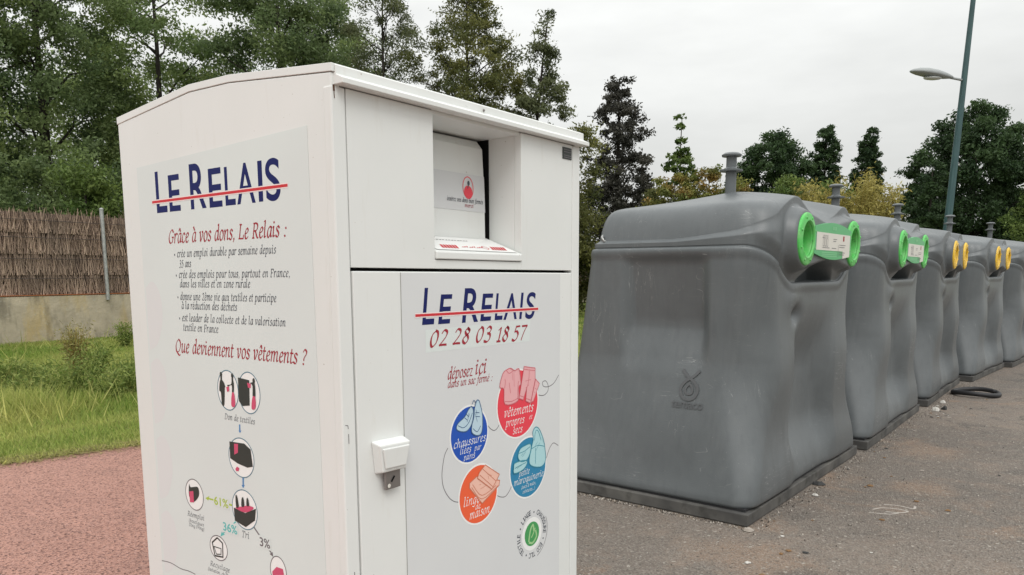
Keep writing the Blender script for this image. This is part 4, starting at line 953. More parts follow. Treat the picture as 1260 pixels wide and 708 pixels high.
bk = MB(); bk.prism([(.03,1.02),(.06,1.02),(.06,2.78),(.03,2.78)], -9, 60, lambda u, v, h: fl(h, u, v)); bk.build('brush_backing', mat('dark_brushwood', (.13,.10,.083), .95, .1), fe)
for z in (1.38, 1.80, 2.25, 2.62):
    MB().tube([fl(-9, -.075, z), fl(15, -.075, z), fl(60, -.075, z)], .006, 6).build('wire', mat('rusty_wire', (.05,.04,.035), .7) if z == 1.38 else bpy.data.materials['rusty_wire'], fe)
proto = None
for i, s in enumerate((-3.0, 2.35, 7.9, 13.4, 19, 25, 31, 37, 43)):
    if proto is None:
        b = MB(); b.tube([(0,0,-.15),(0,0,1.92)], .042, 12); b.lathe([(.047,1.90),(.047,1.925),(.02,1.945)], 12)
        proto = b.build('fence_post', M['galv'], fe, smooth=False); o = proto
    else:
        o = proto.copy(); COL.objects.link(o); o.parent = fe
    o.location = fl(s, -.13, 1.03)

# ------------------------------------------------------------------ street lamp
LX, LY = 8.86, 16.0
sl_ = empty('street_lamp', (LX, LY, 0)); sl_.rotation_euler = (0, R(2.0), 0)
tag(sl_, 'dark green tapering lamp post with grey luminaire on a short arm', 'street lamp')
MB().tube([(0,0,0),(0,0,1.0),(0,0,10.5)], [.092,.086,.024], 8).build('lamp_pole', M['pole'], sl_)
MB().lathe([(.20,0),(.20,.02),(.13,.03),(.125,.3)], 12).build('pole_base', M['pole'], sl_)
LZ = 5.33
MB().tube([(0,0,LZ-.02),(-.10,-.02,LZ-.005),(-.30,-.05,LZ+.015)], .024, 10).build('lamp_arm', M['lamp_grey'], sl_, smooth=True)
hd = MB(); rows = []
for k, (t, wy, zu, zd) in enumerate(((.0,.03,.025,-.025),(.06,.055,.05,-.03),(.16,.10,.075,-.045),(.32,.15,.10,-.055),(.52,.165,.11,-.05),(.68,.14,.09,-.035),(.80,.085,.055,-.02),(.86,.03,.02,-.01))):
    ring_ = []
    for j in range(16):
        a = 2*math.pi*j/16; zz_ = math.sin(a); ring_.append((-.26-t, -.05+wy*math.cos(a), LZ+.02+.10*t+(zu if zz_ > 0 else -zd)*zz_))
    rows.append(ring_)
for ring_ in rows: pass
hv = [p for r_ in rows for p in r_]; n = 16
hd.add(hv, [(i*n+k, i*n+(k+1)%n, (i+1)*n+(k+1)%n, (i+1)*n+k) for i in range(len(rows)-1) for k in range(n)] + [tuple(range(n)), tuple(range((len(rows)-1)*n, len(rows)*n))])
h_ = hd.build('lamp_head', M['lamp_grey'], sl_, smooth=True)
gl = MB(); gl.lathe([(.115,-.055),(.10,-.078),(.05,-.092),(.01,-.095)], 20, lambda a, b, h: (-.26-.40+a*1.6, -.05+b, LZ+.055+h)); gl.build('lamp_glass', M['lens'], h_, smooth=True)

# ------------------------------------------------------------------ foliage
def leaf_mesh(name, cen, size, tone, aspect=.45, up=.3, droop=0.0):
    """one folded diamond per leaf"""
    n = len(cen); cen = np.asarray(cen)
    nr = rng.normal(size=(n,3)); nr[:,2] += up; nr /= np.linalg.norm(nr, axis=1)[:,None]
    t = rng.normal(size=(n,3)); t[:,2] -= droop; t -= nr*(t*nr).sum(1)[:,None]; t /= np.linalg.norm(t, axis=1)[:,None]+1e-9
    s = np.cross(nr, t); L_ = (size*rng.uniform(.65, 1.35, n))[:,None] if np.ndim(size) else (size*rng.uniform(.65,1.35,n))[:,None]
    v = np.empty((n,4,3))
    v[:,0] = cen - t*L_*.5; v[:,1] = cen + s*L_*aspect*.5 + nr*L_*.06; v[:,2] = cen + t*L_*.5; v[:,3] = cen - s*L_*aspect*.5 + nr*L_*.06
    f = np.arange(n*4).reshape(n,4)
    return np_mesh(name, v.reshape(-1,3), f, tone)

def make_tree(name, base, height, env, clumps, per, leaf, mats, label, cat, crown_lo=.25, trunk_r=.18, lean=(0,0), group=None,
              spread=.55, flat=.7, aspect=.45, droop=0., limbs=26, up=.3, stems=1, gap=.0, seed=None):
    """env(t) = crown radius at relative height t (0 = crown bottom, 1 = top); clumps of leaves carried by limbs"""
    g = np.random.default_rng(seed if seed is not None else abs(hash(name + label)) % 10000)
    root = empty(name, base); tag(root, label, cat, group)
    z0 = height*crown_lo; H = height - z0
    axis = lambda z: np.array([lean[0]*(z/height)**1.4, lean[1]*(z/height)**1.4, z])
    cs = []
    tmax = max(env(t) for t in np.linspace(0, 1, 40))
    tries = 0
    while len(cs) < clumps and tries < clumps*60:
        tries += 1
        t = g.uniform(0, 1); e = env(t)
        if g.uniform() > (e/tmax)**1.15 + .05: continue
        a = g.uniform(0, 2*math.pi); rr = e*math.sqrt(g.uniform(.12, 1.0))*(1 + .11*math.sin(3*a + 9*t) + .08*math.sin(7*a - 13*t))
        p = axis(z0 + t*H) + np.array([rr*math.cos(a), rr*math.sin(a), 0])
        if gap and cs:
            k = .5 + .5*math.sin(p[0]*2.1/tmax*1.7 + 1.3)*math.sin(p[1]*2.3/tmax*1.7+.4)*math.sin(p[2]*2.6/tmax*1.7)
            if g.uniform() < gap*k*1.3: continue
        cs.append((p, t))
    # trunk and limbs
    tk = MB()
    for st in range(stems):
        jx, jy = (0, 0) if stems == 1 else (g.uniform(-.25,.25), g.uniform(-.25,.25))
        pts = []
        for k in range(9):
            z = height*.94*k/8; p = axis(z); w_ = .05*height*.12
            pts.append((p[0]+jx*(1+k*.15)+g.normal()*w_*.25*(k > 0), p[1]+jy*(1+k*.15)+g.normal()*w_*.25*(k > 0), z - (.2 if k == 0 else 0)))
        tk.tube(pts, [trunk_r*(1.15 if k == 0 else 1)*(1 - .11*k) + .008 for k in range(9)], 8)
    order = g.permutation(len(cs))[:limbs]
    for i in order:
        p, t = cs[i]; zs = max(height*.12, p[2] - np.hypot(p[0]-axis(p[2])[0], p[1]-axis(p[2])[1])*g.uniform(.45, .95))
        a = axis(zs); m_ = a*.5 + p*.5 + g.normal(size=3)*.06*np.linalg.norm(p-a) + np.array([0,0,.06*np.linalg.norm(p-a)])
        m1 = a*.75 + m_*.25 + g.normal(size=3)*.02; r0 = trunk_r*.42*(1 - .6*t)
        tk.tube([tuple(a), tuple((a+m_)/2 + g.normal(size=3)*.03), tuple(m_), tuple((m_+p)/2 + g.normal(size=3)*.05), tuple(p)], [r0, r0*.75, r0*.55, r0*.35, r0*.14+.004], 5, cap=False)
        for _ in range(2):
            e2 = m_ + (p-m_)*g.uniform(.3,.8) + g.normal(size=3)*.28*np.linalg.norm(p-m_)
            tk.tube([tuple(m_), tuple((m_+e2)/2+g.normal(size=3)*.04), tuple(e2)], [r0*.35, r0*.22, r0*.08+.003], 4, cap=False)
    tk.build('trunk', M[mats[1]], root, recalc=False)
    C_, T_ = [], []
    for p, t in cs:
        k = int(per*g.uniform(.6, 1.4)); sc = spread*g.uniform(.65, 1.3)
        d = g.normal(size=(k,3)); d /= np.linalg.norm(d, axis=1)[:,None]; d *= (g.uniform(0,1,(k,1))**.45)
        d[:,2] *= flat
        # tufts inside the clump: leaves crowd on a few twigs
        tw = g.normal(size=(6,3))*.6; tw[:,2] *= flat; pick = g.integers(0, 6, k)
        q = p + (d*.62 + tw[pick]*.42)*sc
        C_.append(q); T_.append(np.full(k, np.clip(g.normal(.45,.27), 0, 1)))
    C_ = np.concatenate(C_); T_ = np.concatenate(T_); C_[:,2] = np.maximum(C_[:,2], .12)
    global rng; rng = g
    link('crown', leaf_mesh('crown', C_, leaf, np.clip(T_ + g.normal(0,.10,len(T_)), 0, 1), aspect, up, droop), M[mats[0]], root)
    return root

M['lf_dark'] = m_leaf('dark_green_leaves', (.095,.145,.062), (.23,.295,.12), None, .5)
M['lf_mid'] = m_leaf('mid_green_leaves', (.125,.185,.066), (.31,.38,.14), None, .5)
M['lf_grey'] = m_leaf('grey_green_leaves', (.08,.10,.05), (.20,.22,.105), None, .48)
M['lf_olive'] = m_leaf('olive_leaves', (.075,.092,.032), (.22,.22,.07), None, .45)
M['lf_plum'] = m_leaf('dusky_brown_green_leaves', (.045,.046,.038), (.105,.10,.083))
M['lf_deep'] = m_leaf('deep_green_leaves', (.026,.052,.022), (.068,.115,.042))
M['lf_fresh'] = m_leaf('fresh_green_leaves', (.07,.12,.03), (.17,.23,.06))
M['lf_photinia'] = m_leaf('green_and_orange_leaves', (.09,.13,.035), (.23,.24,.06), (.31,.19,.055))
M['lf_yellow'] = m_leaf('yellow_bamboo_leaves', (.28,.25,.065), (.46,.40,.13))
M['bark_d'] = m_bark('dark_bark', (.022,.019,.016), (.06,.052,.045)); M['bark_g'] = m_bark('grey_bark', (.08,.072,.062), (.17,.155,.135))
M['stem_y'] = m_bark('yellow_canes', (.30,.22,.06), (.45,.34,.10))

PP = Vector((0, 0, 1.5))
def at(px, Y):
    """plan position seen in the photo's column px (measured at the horizon) at distance Y"""
    return ((px-630)/940.*Y*1.0, Y, 0)
def hgt(py, Y): return 1.5 + (336-py)/940.*Y/(1 + 0.0)
rnd = lambda a, b, c: (lambda t: a*max(0., math.sin(math.pi*min(1, max(0, (t*b+c)))))**.6)
broad = lambda r: (lambda t: r*(max(.0, 1-(abs(t-.42)/.60)**2.2))**.6 + .05)
cone = lambda r: (lambda t: r*(1-t)**.8*(.55+.45*min(1, t*6)) + .05)
col_ = lambda r: (lambda t: r*(max(0, 1-(abs(t-.38)/.64)**2.6))**.7 + .04)

# --- the belt of trees behind the fence
tab = lambda *p: (lambda t, xs=[a for a, b in p], ys=[b for a, b in p]: float(np.interp(t, xs, ys)))
full = lambda r: tab((0,.5*r),(.12,.85*r),(.3,r),(.55,r),(.75,.85*r),(.9,.55*r),(1,.15*r))
G1 = 'trees behind the brushwood fence'
make_tree('leafy_tree', at(-45, 25), 12.5, full(3.2), 160, 310, .135, ('lf_mid','bark_d'), 'broad green tree with pale leaf sprays at the left edge of the photo', 'tree', .10, .22, group=G1, spread=.85, gap=.5, seed=11)
make_tree('leafy_tree', at(75, 27), 13.5, full(3.0), 180, 330, .135, ('lf_dark','bark_d'), 'dark dense tree rising over the fence post, left of the white bin', 'tree', .08, .24, group=G1, spread=.85, gap=.35, seed=12)
make_tree('leafy_tree', at(215, 30), 14.0, full(3.2), 165, 310, .14, ('lf_mid','bark_d'), 'lighter green loose-leaved tree behind the top left corner of the white bin', 'tree', .10, .20, group=G1, spread=.9, gap=.45, seed=13)
make_tree('leafy_tree', at(358, 28), 13.2, full(2.9), 190, 350, .135, ('lf_dark','bark_d'), 'darkest dense tree directly above the middle of the white bin roof', 'tree', .08, .24, group=G1, spread=.8, gap=.15, seed=14)
make_tree('acacia_tree', at(480, 27), 11.6, tab((0,.8),(.4,1.4),(.6,1.45),(.8,1.35),(.93,.9),(1,.3)), 170, 170, .10, ('lf_grey','bark_d'), 'feathery sparse tree with fine grey-green leaves and bare twigs showing', 'tree', .2, .10, group=G1, spread=.48, gap=.45, aspect=.36, limbs=70, seed=15)
make_tree('acacia_tree', at(578, 26), 11.0, tab((0,1.3),(.4,2.4),(.62,2.3),(.74,1.75),(.87,1.0),(1,.2)), 360, 190, .105, ('lf_olive','bark_d'), 'pointed feathery tree with outstretched side sprays above the right of the bin roof', 'tree', .12, .13, group=G1, spread=.44, gap=.25, aspect=.38, limbs=90, seed=16)
make_tree('acacia_tree', at(645, 25), 9.75, tab((0,.9),(.4,1.25),(.6,1.15),(.74,.62),(.88,.30),(1,.08)), 170, 150, .105, ('lf_grey','bark_d'), 'slender leaning tree with a thin wispy tip against the sky', 'tree', .12, .09, lean=(.75,0), group=G1, spread=.34, gap=.15, aspect=.38, limbs=60, seed=17)
make_tree('leafy_tree', at(140, 36), 12.0, full(3.4), 110, 200, .19, ('lf_mid','bark_d'), 'pale green tree further back, seen through the gap between two dark trees', 'tree', .06, .22, group=G1, spread=1.0, gap=.35, seed=18)
make_tree('leafy_tree', at(430, 33), 12.4, full(2.2), 150, 240, .13, ('lf_mid','bark_d'), 'green tree set back between the darkest tree and the feathery sparse tree', 'tree', .08, .18, group=G1, spread=.75, gap=.4, seed=19)
G2 = 'bushes behind the brushwood fence'
for i, (px, Y, h, r, mt, lb) in enumerate(((-20, 21.5, 4.8, 1.9, 'lf_dark', 'dark bush filling the fence line at the left edge of the photo'), (90, 23.0, 4.9, 1.9, 'lf_dark', 'dark rounded bush over the brushwood beside the fence post'),
        (118, 21.5, 4.6, 1.0, 'lf_fresh', 'lighter green bush just left of the white bin above the fence'), (230, 24.5, 5.6, 2.2, 'lf_dark', 'dark bush hidden low behind the left half of the white bin'),
        (350, 26, 6.2, 2.3, 'lf_dark', 'dark bush low behind the middle of the white bin'), (470, 27, 6.4, 2.2, 'lf_dark', 'green bush under the feathery sparse tree'), (570, 27, 6.6, 2.3, 'lf_olive', 'olive green bush under the pointed feathery tree'),
        (655, 27, 6.3, 1.7, 'lf_olive', 'olive green bush at the foot of the slender leaning tree'), (708, 27.5, 6.7, .85, 'lf_olive', 'small yellowish green bush peeping out at the right corner of the bin roof'))):
    make_tree('bush', at(px, Y), h, full(r), 60, 220, .13, (mt, 'bark_d'), lb, 'bush', .04, .08, group=G2, spread=.7, limbs=14, seed=30+i)
# --- right of the bin
make_tree('conifer_tree', at(757, 34), 9.65, tab((0,1.45),(.25,1.6),(.5,1.6),(.68,1.35),(.82,1.0),(.92,.7),(1,.3)), 330, 120, .14, ('lf_plum','bark_d'), 'tall dusky brown-green conifer with ragged outline next to the white bin', 'tree', .02, .20, spread=.40, flat=.7, limbs=60, gap=.1, aspect=.5, seed=51)
make_tree('young_tree', at(831, 28), 7.3, tab((0,.3),(.2,.55),(.38,.5),(.5,.62),(.62,.35),(.72,.14),(.80,.06),(.88,.20),(1,.05)), 60, 60, .14, ('lf_fresh','bark_g'), 'thin young tree with tiered light green branches against the sky', 'tree', .42, .05, spread=.22, flat=.6, limbs=40, aspect=.5, seed=52)
G3 = 'shrubs behind the nearest grey container'
for i, (px, Y, h, r, mt, lb) in enumerate(((792, 26, 4.2, 1.0, 'lf_olive', 'green shrub at the foot of the dusky conifer'), (825, 25, 4.55, 1.1, 'lf_photinia', 'green shrub turning orange below the thin young tree'), (866, 25, 4.85, .95, 'lf_photinia', 'orange-tipped shrub just left of the vent stack of the nearest container'),
        (905, 26, 4.4, .9, 'lf_photinia', 'low shrub with orange leaves behind the nearest vent stack'), (968, 26, 4.6, .9, 'lf_fresh', 'bright green shrub right of the dark round tree'), (1020, 27, 4.5, .9, 'lf_fresh', 'yellow-green shrub between the bamboo clumps'))):
    make_tree('shrub', at(px, Y), h, tab((0,.6*r),(.3,r),(.75,r),(.9,.75*r),(1,.35*r)), 85, 170, .11, (mt, 'bark_g'), lb, 'shrub', .04, .05, group=G3, spread=.38, limbs=14, seed=60+i)
make_tree('round_tree', at(942, 48), 10.0, tab((0,1.2),(.3,2.2),(.65,2.45),(.8,2.1),(.9,1.35),(1,.3)), 300, 190, .20, ('lf_deep','bark_d'), 'dark green round tree behind the first vent stack', 'tree', .06, .22, spread=.62, limbs=20, seed=71)
G4 = 'columnar trees behind the containers'
make_tree('columnar_tree', at(1004, 50), 10.6, tab((0,.6),(.3,.95),(.7,.95),(.88,.78),(.95,.55),(1,.2)), 430, 110, .16, ('lf_deep','bark_d'), 'narrow dark columnar tree, the left one and nearer the dark round tree', 'tree', .04, .16, group=G4, spread=.32, limbs=10, seed=72)
make_tree('columnar_tree', at(1052, 50), 10.5, tab((0,.6),(.3,.9),(.7,.9),(.86,.72),(.95,.46),(1,.15)), 420, 110, .16, ('lf_deep','bark_d'), 'narrow dark columnar tree, the right one and above the yellow bamboo', 'tree', .04, .16, lean=(.3,0), group=G4, spread=.32, limbs=10, seed=73)
def bamboo(px, Y, h, r, lb, seed):
    g = np.random.default_rng(seed); root = empty('bamboo', at(px, Y)); tag(root, lb, 'bamboo', 'yellow bamboo clumps')
    st = MB(); C_, T_ = [], []
    for k in range(60):
        a = g.uniform(0, 6.28); r0 = r*.45*math.sqrt(g.uniform()); out = r*g.uniform(.2, .9); hh = h*g.uniform(.70, 1.0)
        pts = [np.array([r0*math.cos(a) + (out*t**2)*math.cos(a), r0*math.sin(a) + (out*t**2)*math.sin(a), hh*(t - .08*t**3)]) for t in np.linspace(0, 1, 7)]
        st.tube([tuple(p) for p in pts], [.016,.015,.013,.011,.008,.005,.002], 5, cap=False)
        for j in range(170):
            t = g.uniform(.3, 1.0); i = min(5, int(t*6)); p = pts[i] + (pts[i+1]-pts[i])*(t*6-i)
            C_.append(p + g.normal(size=3)*.10); T_.append(g.uniform())
    st.build('canes', M['stem_y'], root, recalc=False)
    global rng; rng = g
    link('leaves', leaf_mesh('leaves', np.array(C_), .16, np.array(T_), .22, .2, .5), M['lf_yellow'], root)
bamboo(1003, 25, 4.75, .70, 'yellow bamboo clump below the left columnar tree', 81)
bamboo(1038, 25, 5.15, .75, 'tallest yellow bamboo clump between the two columnar trees', 82)
bamboo(1070, 25.5, 4.75, .6, 'yellow bamboo clump nearest the big round tree', 83)
make_tree('round_tree', at(1182, 46), 10.9, tab((0,2.2),(.2,3.3),(.45,3.8),(.62,3.7),(.78,3.0),(.9,2.0),(1,.6)), 330, 300, .21, ('lf_deep','bark_d'), 'big dark green spreading tree behind the lamp post', 'tree', .06, .35, spread=.85, limbs=40, gap=.1, seed=91)
make_tree('conical_tree', at(1133, 40), 7.2, tab((0,1.0),(.3,1.05),(.6,.95),(.8,.62),(.92,.35),(1,.08)), 120, 200, .15, ('lf_deep','bark_d'), 'small dark conical tree in front of the big spreading tree', 'tree', .03, .14, spread=.36, limbs=10, seed=92)
make_tree('leafy_tree', at(1102, 52), 6.8, full(1.5), 60, 150, .2, ('lf_olive','bark_g'), 'pale olive tree low to the left of the big spreading tree', 'tree', .08, .14, spread=.55, limbs=16, gap=.3, seed=93)
make_tree('leafy_tree', at(1278, 40), 6.9, full(1.8), 90, 190, .16, ('lf_fresh','bark_g'), 'light green tree cut off by the right edge of the photo', 'tree', .08, .16, spread=.55, limbs=18, gap=.25, seed=94)

# ------------------------------------------------------------------ grass, weeds
M['lf_grass'] = m_leaf('grass_blades', (.19,.30,.052), (.54,.53,.18), None, .5)
M['lf_weed'] = m_leaf('weed_leaves', (.13,.20,.042), (.33,.37,.11), None, .45)
M['lf_dry'] = m_leaf('dry_weed', (.19,.17,.055), (.34,.30,.11), None, .2)
g = np.random.default_rng(5)
E_ = np.array(edge)
def edge_dist(x, y):
    """signed distance to the paved edge, positive on the grass side"""
    best = np.full(x.shape, 1e9); sg = np.ones(x.shape)
    for (a, b), (c, d) in zip(edge, edge[1:]):
        L_ = math.hypot(c-a, d-b); tx, ty = (c-a)/L_, (d-b)/L_
        t = np.clip((x-a)*tx + (y-b)*ty, 0, L_); dx, dy = x-a-t*tx, y-b-t*ty
        ds = np.hypot(dx, dy); side_ = -dx*ty + dy*tx
        k = ds < best; best = np.where(k, ds, best); sg = np.where(k, np.sign(side_), sg)
    return best*sg
def wall_dist(x, y): return (x-FA.x)*FN.x + (y-FA.y)*FN.y
def fnoise(x, y): return .5 + .25*np.sin(1.7*x+.6*y+.5) + .25*np.sin(.8*x-1.9*y+2.) 
def blades(n, x0, x1, y0, y1, dens_y=1.5):
    out = []
    x = g.uniform(x0, x1, n); y = y0 + (y1-y0)*g.uniform(0,1,n)**dens_y
    e = edge_dist(x, y); wd = wall_dist(x, y)
    k = (e > -.05) & (wd < -.10); return x[k], y[k], e[k], wd[k]
X, Y, EE, WD = [np.concatenate(q) for q in zip(blades(230000, -13, -2, 5.8, 18.5), blades(26000, .2, 5, 11, 38, 1.2))]
n = len(X)
rough = np.clip((EE-1.3)/.9, 0, 1)*np.clip((5.2-EE)/1.6, .12, 1)
h = (.022 + .034*g.uniform(0,1,n) + .012*np.clip(EE/.4,0,1)) * (1 + 4.5*rough*fnoise(X*1.3, Y*1.3)**2)
stalk = (g.uniform(0,1,n) < .035*rough); h = np.where(stalk, g.uniform(.18,.42,n), h)
a = g.uniform(0, 2*np.pi, n); wd_ = g.uniform(.005,.010,n)*(1+Y*.02); ln = h*g.uniform(.2,1.0,n); b = g.uniform(0,2*np.pi,n)
V = np.empty((n,3,3)); z0 = np.full(n, -.012)
V[:,0] = np.stack([X-np.cos(a)*wd_, Y-np.sin(a)*wd_, z0], 1); V[:,1] = np.stack([X+np.cos(a)*wd_, Y+np.sin(a)*wd_, z0], 1); V[:,2] = np.stack([X+np.cos(b)*ln, Y+np.sin(b)*ln, z0+h], 1)
patch = .5 + .5*np.sin(3.1*X+1.1*Y+2*np.sin(1.3*Y))*np.sin(2.7*Y-1.6*X+1.5*np.sin(2.1*X))
tone = np.clip(.24 + .5*(fnoise(X*.9+3, Y*.9)-.45) + .35*patch**2 + .6*np.exp(-np.clip(EE,0,9)/.16) + g.normal(0,.16,n) + .6*stalk + .35*rough*(fnoise(X*1.9,Y*1.1)-.4), 0, 1)
go = link('grass', np_mesh('grass', V.reshape(-1,3), np.arange(n*3).reshape(n,3), tone), M['lf_grass'])
tag(go, 'short uneven grass between the pink path and the concrete wall', 'grass', kind='stuff')

def weed(name, x, y, h, n_st, r, leaf, mats, lb, cat, group=None, per=40, seed=1, aspect=.35):
    gg = np.random.default_rng(seed); root = empty(name, (x, y, -.012)); tag(root, lb, cat, group)
    st = MB(); C_, T_ = [], []
    for k in range(n_st):
        a = gg.uniform(0, 6.28); o = r*gg.uniform(0, 1); hh = h*gg.uniform(.55, 1)
        pts = [(r*.3*math.cos(a)*gg.uniform(0,1) + o*t*t*math.cos(a), r*.3*math.sin(a) + o*t*t*math.sin(a), hh*t) for t in np.linspace(0,1,5)]
        st.tube(pts, [.006,.005,.004,.003,.002], 4, cap=False)
        for j in range(per):
            t = gg.uniform(.1, 1); i = min(3, int(t*4)); p = np.array(pts[i]) + (np.array(pts[i+1])-np.array(pts[i]))*(t*4-i)
            C_.append(p + gg.normal(size=3)*.03*(1+h)); T_.append(gg.uniform())
    st.build('stems', M[mats[1]], root, recalc=False)
    global rng; rng = gg
    link('leaves', leaf_mesh('leaves', np.array(C_), leaf, np.array(T_), aspect, .3), M[mats[0]], root)
ground_at = lambda px, Yd: ((px-630)/940.*Yd, Yd)
weed('tall_weed', *ground_at(92, 10.9), .80, 40, .20, .05, ('lf_dry','stem_y'), 'tall dry yellowish weed standing in the grass before the wall', 'weed', per=60, seed=3, aspect=.25)
gw = 'leafy weeds in the rough grass'
for i, (px, Yd, h_, r_, lb) in enumerate(((28, 8.9, .30, .42, 'low leafy weed patch near the left edge of the photo'), (62, 8.7, .34, .34, 'leafy weed left of the tall dry weed, nearer the path'), (96, 9.1, .42, .36, 'bushy green weed in front of the tall dry weed'),
        (128, 8.8, .36, .34, 'leafy weed between the tall dry weed and the white bin'), (150, 9.5, .38, .3, 'weed half hidden by the white bin, below the wall'), (48, 10.2, .26, .4, 'weed in the rough grass below the stained wall'), (8, 10.0, .30, .4, 'weed clump below the wall at the left edge of the photo'),
        (118, 10.6, .42, .22, 'slim weed close to the wall right of the tall dry weed'), (152, 15.3, .4, .25, 'small weed at the foot of the wall below the fence post'))):
    weed('leafy_weed', *ground_at(px, Yd), h_*1.35, 30, r_, .055, ('lf_weed','lf_weed'), lb, 'weed', gw, 40, 100+i, .32)
weed('grass_tuft', -.84, 2.44, .10, 16, .10, .05, ('lf_dry','stem_y'), 'small dry grass tuft on the pink path at the foot of the white bin', 'grass tuft', per=10, seed=9, aspect=.12)

# dry straw and soil crumbs along the paved edge: one mass
sx = []
for i in range(5200):
    k = g.integers(2, 6); (a, b), (c, d) = edge[k], edge[k+1]; t = g.uniform(); L_ = math.hypot(c-a, d-b)
    o = g.normal(.03, .10); x = a+(c-a)*t - (d-b)/L_*o; y = b+(d-b)*t + (c-a)/L_*o
    th = g.uniform(0, 6.28); ln_ = g.uniform(.015, .06); w_ = g.uniform(.002, .005); z_ = g.uniform(.002, .02)
    cx_, sy_ = math.cos(th), math.sin(th)
    sx.append([(x-cx_*ln_-sy_*w_, y-sy_*ln_+cx_*w_, z_), (x-cx_*ln_+sy_*w_, y-sy_*ln_-cx_*w_, z_), (x+cx_*ln_, y+sy_*ln_, z_+g.uniform(-.002, .02))])
sx = np.array(sx).reshape(-1,3)
tag(link('straw', np_mesh('straw', sx, np.arange(len(sx)).reshape(-1,3), g.uniform(0,1,len(sx)//3)), M['lf_dry']), 'dry straw and cut grass lying along the edge of the pink path', 'straw', kind='stuff')

# ------------------------------------------------------------------ small things on the ground
hb = MB(); cxh, cyh = 5.76, 9.37
hb.tube([(cxh+.245*math.cos(t), cyh+.245*math.sin(t), .034+.012*math.sin(2*t)+(.03 if False else 0)) for t in np.linspace(0, 2*math.pi*.99, 44)], .029, 12)
tag(hb.build('rubber_hose', M['rubber'], smooth=True), 'black rubber hose lying in a ring on the asphalt before the fourth container', 'hose')
nC, tC = np.array([.782,-.623]), np.array([.623,.782]); oC = np.array([1.40,4.367])
def litter(nm, x, y, s, m, lb, cat, grp, seed, th=.35):
    gg = np.random.default_rng(seed); n = 9; pts = [(s*gg.uniform(.5,1)*math.cos(2*math.pi*k/n), s*gg.uniform(.5,1)*math.sin(2*math.pi*k/n)) for k in range(n)]
    b = MB(); zt_ = [gg.uniform(.15, 1)*s*th for _ in range(n)]
    lo = [(x+p[0], y+p[1], .0) for p in pts]; hi = [(x+p[0]*.8, y+p[1]*.8, z) for p, z in zip(pts, zt_)]
    b.add(lo + hi + [(x, y, s*th*1.1)], [(i, (i+1)%n, n+(i+1)%n, n+i) for i in range(n)] + [(n+i, n+(i+1)%n, 2*n) for i in range(n)] + [tuple(range(n))[::-1]])
    tag(b.build(nm, m), lb, cat, grp)
m_paper = mat('dirty_paper', (.55,.53,.49), .8); m_dead = mat('dead_leaf', (.20,.11,.045), .8); m_brk = mat('broken_shard', (.34,.30,.26), .7); m_drk = mat('dark_scrap', (.03,.03,.03), .7)
def near(u, d): p = oC + tC*u + nC*d; return float(p[0]), float(p[1])
litter('paper_scrap', *near(-.03, .02), .045, m_brk, 'crumbled pale scrap at the near bottom corner of the nearest grey container', 'scrap', None, 1)
litter('paper_scrap', *near(-.75, -1.28), .03, m_paper, 'white paper scrap on the asphalt beside the white bin', 'scrap', None, 2)
litter('paper_scrap', *near(.95, .10), .03, m_paper, 'white scrap along the front of the nearest grey container', 'scrap', None, 3)
litter('dark_scrap', *near(1.25, .03), .05, m_drk, 'black crumpled scrap under the groove of the nearest container', 'scrap', None, 4)
litter('plastic_scrap', 4.66, 8.28, .055, m_paper, 'whitish crumpled plastic at the foot between the second and third containers', 'scrap', None, 5, .7)
litter('dark_scrap', 4.80, 8.36, .045, m_drk, 'dark lump beside the whitish crumpled plastic', 'scrap', None, 6, .8)
litter('plastic_scrap', 5.02, 8.78, .035, m_paper, 'pale scrap at the foot of the third container', 'scrap', None, 7, .9)
litter('dead_leaf', 2.55, 5.28, .035, m_dead, 'orange-brown dead leaf on the asphalt before the nearest container', 'leaf', None, 8, .2)
gl_ = 'small leaves and bits scattered on the asphalt'
gg = np.random.default_rng(77)
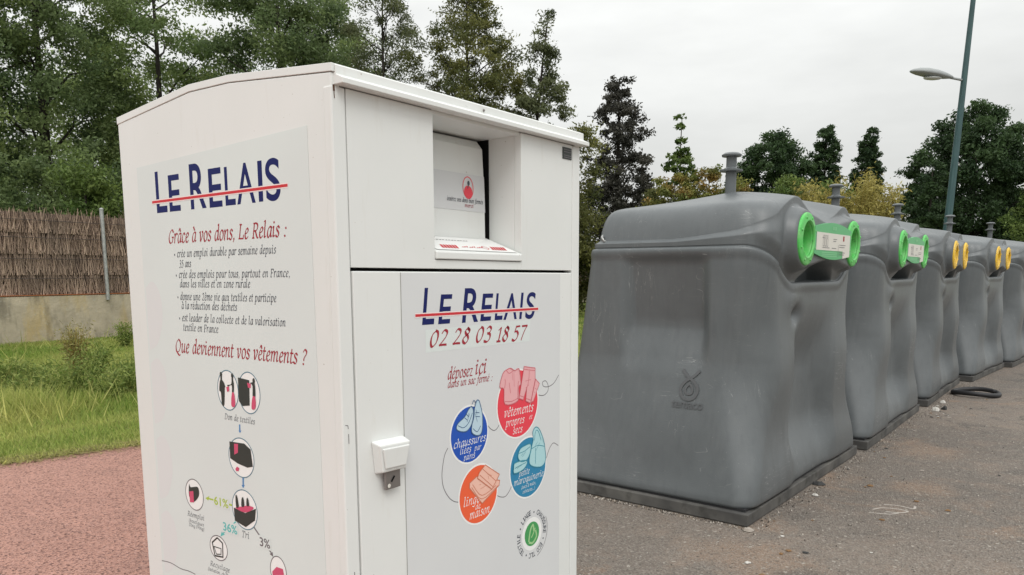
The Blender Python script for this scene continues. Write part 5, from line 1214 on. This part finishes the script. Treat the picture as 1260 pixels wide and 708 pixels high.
for i in range(46):
    u, d = gg.uniform(-1.2, 6.5), .06 + abs(gg.normal(0, .38)); x, y = near(u, d)
    s_ = gg.uniform(.008, .024)
    litter('litter_bit', x, y, s_, [m_paper, m_dead, m_brk, m_dead, m_drk][i % 5], 'tiny bit of litter on the asphalt along the grey containers', 'litter', gl_, 200+i, .25)
def m_grit():
    m = mat('grit_stone', (.24,.21,.18), .9); t = NT(m); g_ = t.n('ShaderNodeNewGeometry')
    r = t.n('ShaderNodeValToRGB'); cr_ = r.color_ramp; cr_.interpolation = 'CONSTANT'
    cr_.elements[0].color = (.04,.033,.027,1); cr_.elements[1].position = .45; cr_.elements[1].color = (.20,.16,.12,1)
    e = cr_.elements.new(.75); e.color = (.45,.41,.36,1)
    t.l(g_.outputs['Random Per Island'], r.inputs[0]); t.color(r.outputs[0]); return m
# grit swept against the skids: nobody could count it
gv = []; k = 0
for i in range(1700):
    u = gg.uniform(-.1, 9.5); d = .005 + abs(gg.normal(0, .07)) if i % 3 else gg.uniform(0, 1.6); 
    if i % 4 == 0: u, d = gg.uniform(-.05,.0)-.0, -gg.uniform(0, 1.6)
    x, y = near(u, d); s_ = gg.uniform(.002, .006)
    gv.append([(x-s_, y-s_, -.003), (x+s_, y-s_*.7, -.003), (x+s_*.2, y+s_, -.003), (x, y, s_*1.1)])
gv = np.array(gv).reshape(-1,3); b4 = np.arange(0, len(gv), 4)
gf = np.concatenate([np.stack([b4+i, b4+j, b4+3], 1) for i, j in ((0,1),(1,2),(2,0))])
tag(link('grit', np_mesh('grit', gv, gf), m_grit()), 'fine grit and gravel gathered along the feet of the containers', 'grit', kind='stuff')
# pale chalky scribbles on the asphalt
q = MB(); GF = lambda u, v, h: (2.42 + u, 4.72 + v, -.0035 + h)
for pts in ([(-.10,.02),(-.03,.05),(.05,.03),(.10,-.02),(.04,-.05),(-.04,-.03)], [(.02,.12),(.10,.10),(.16,.03),(.20,.08)], [(-.14,-.05),(-.05,-.08),(.02,-.06)]):
    ribbon(q, crom(pts, 6), GF, 0, .014, .001)
tag(q.build('chalk_scribble', mat('chalk', (.42,.38,.34), .9)), 'faint whitish scribble on the asphalt right of the nearest container', 'chalk mark')
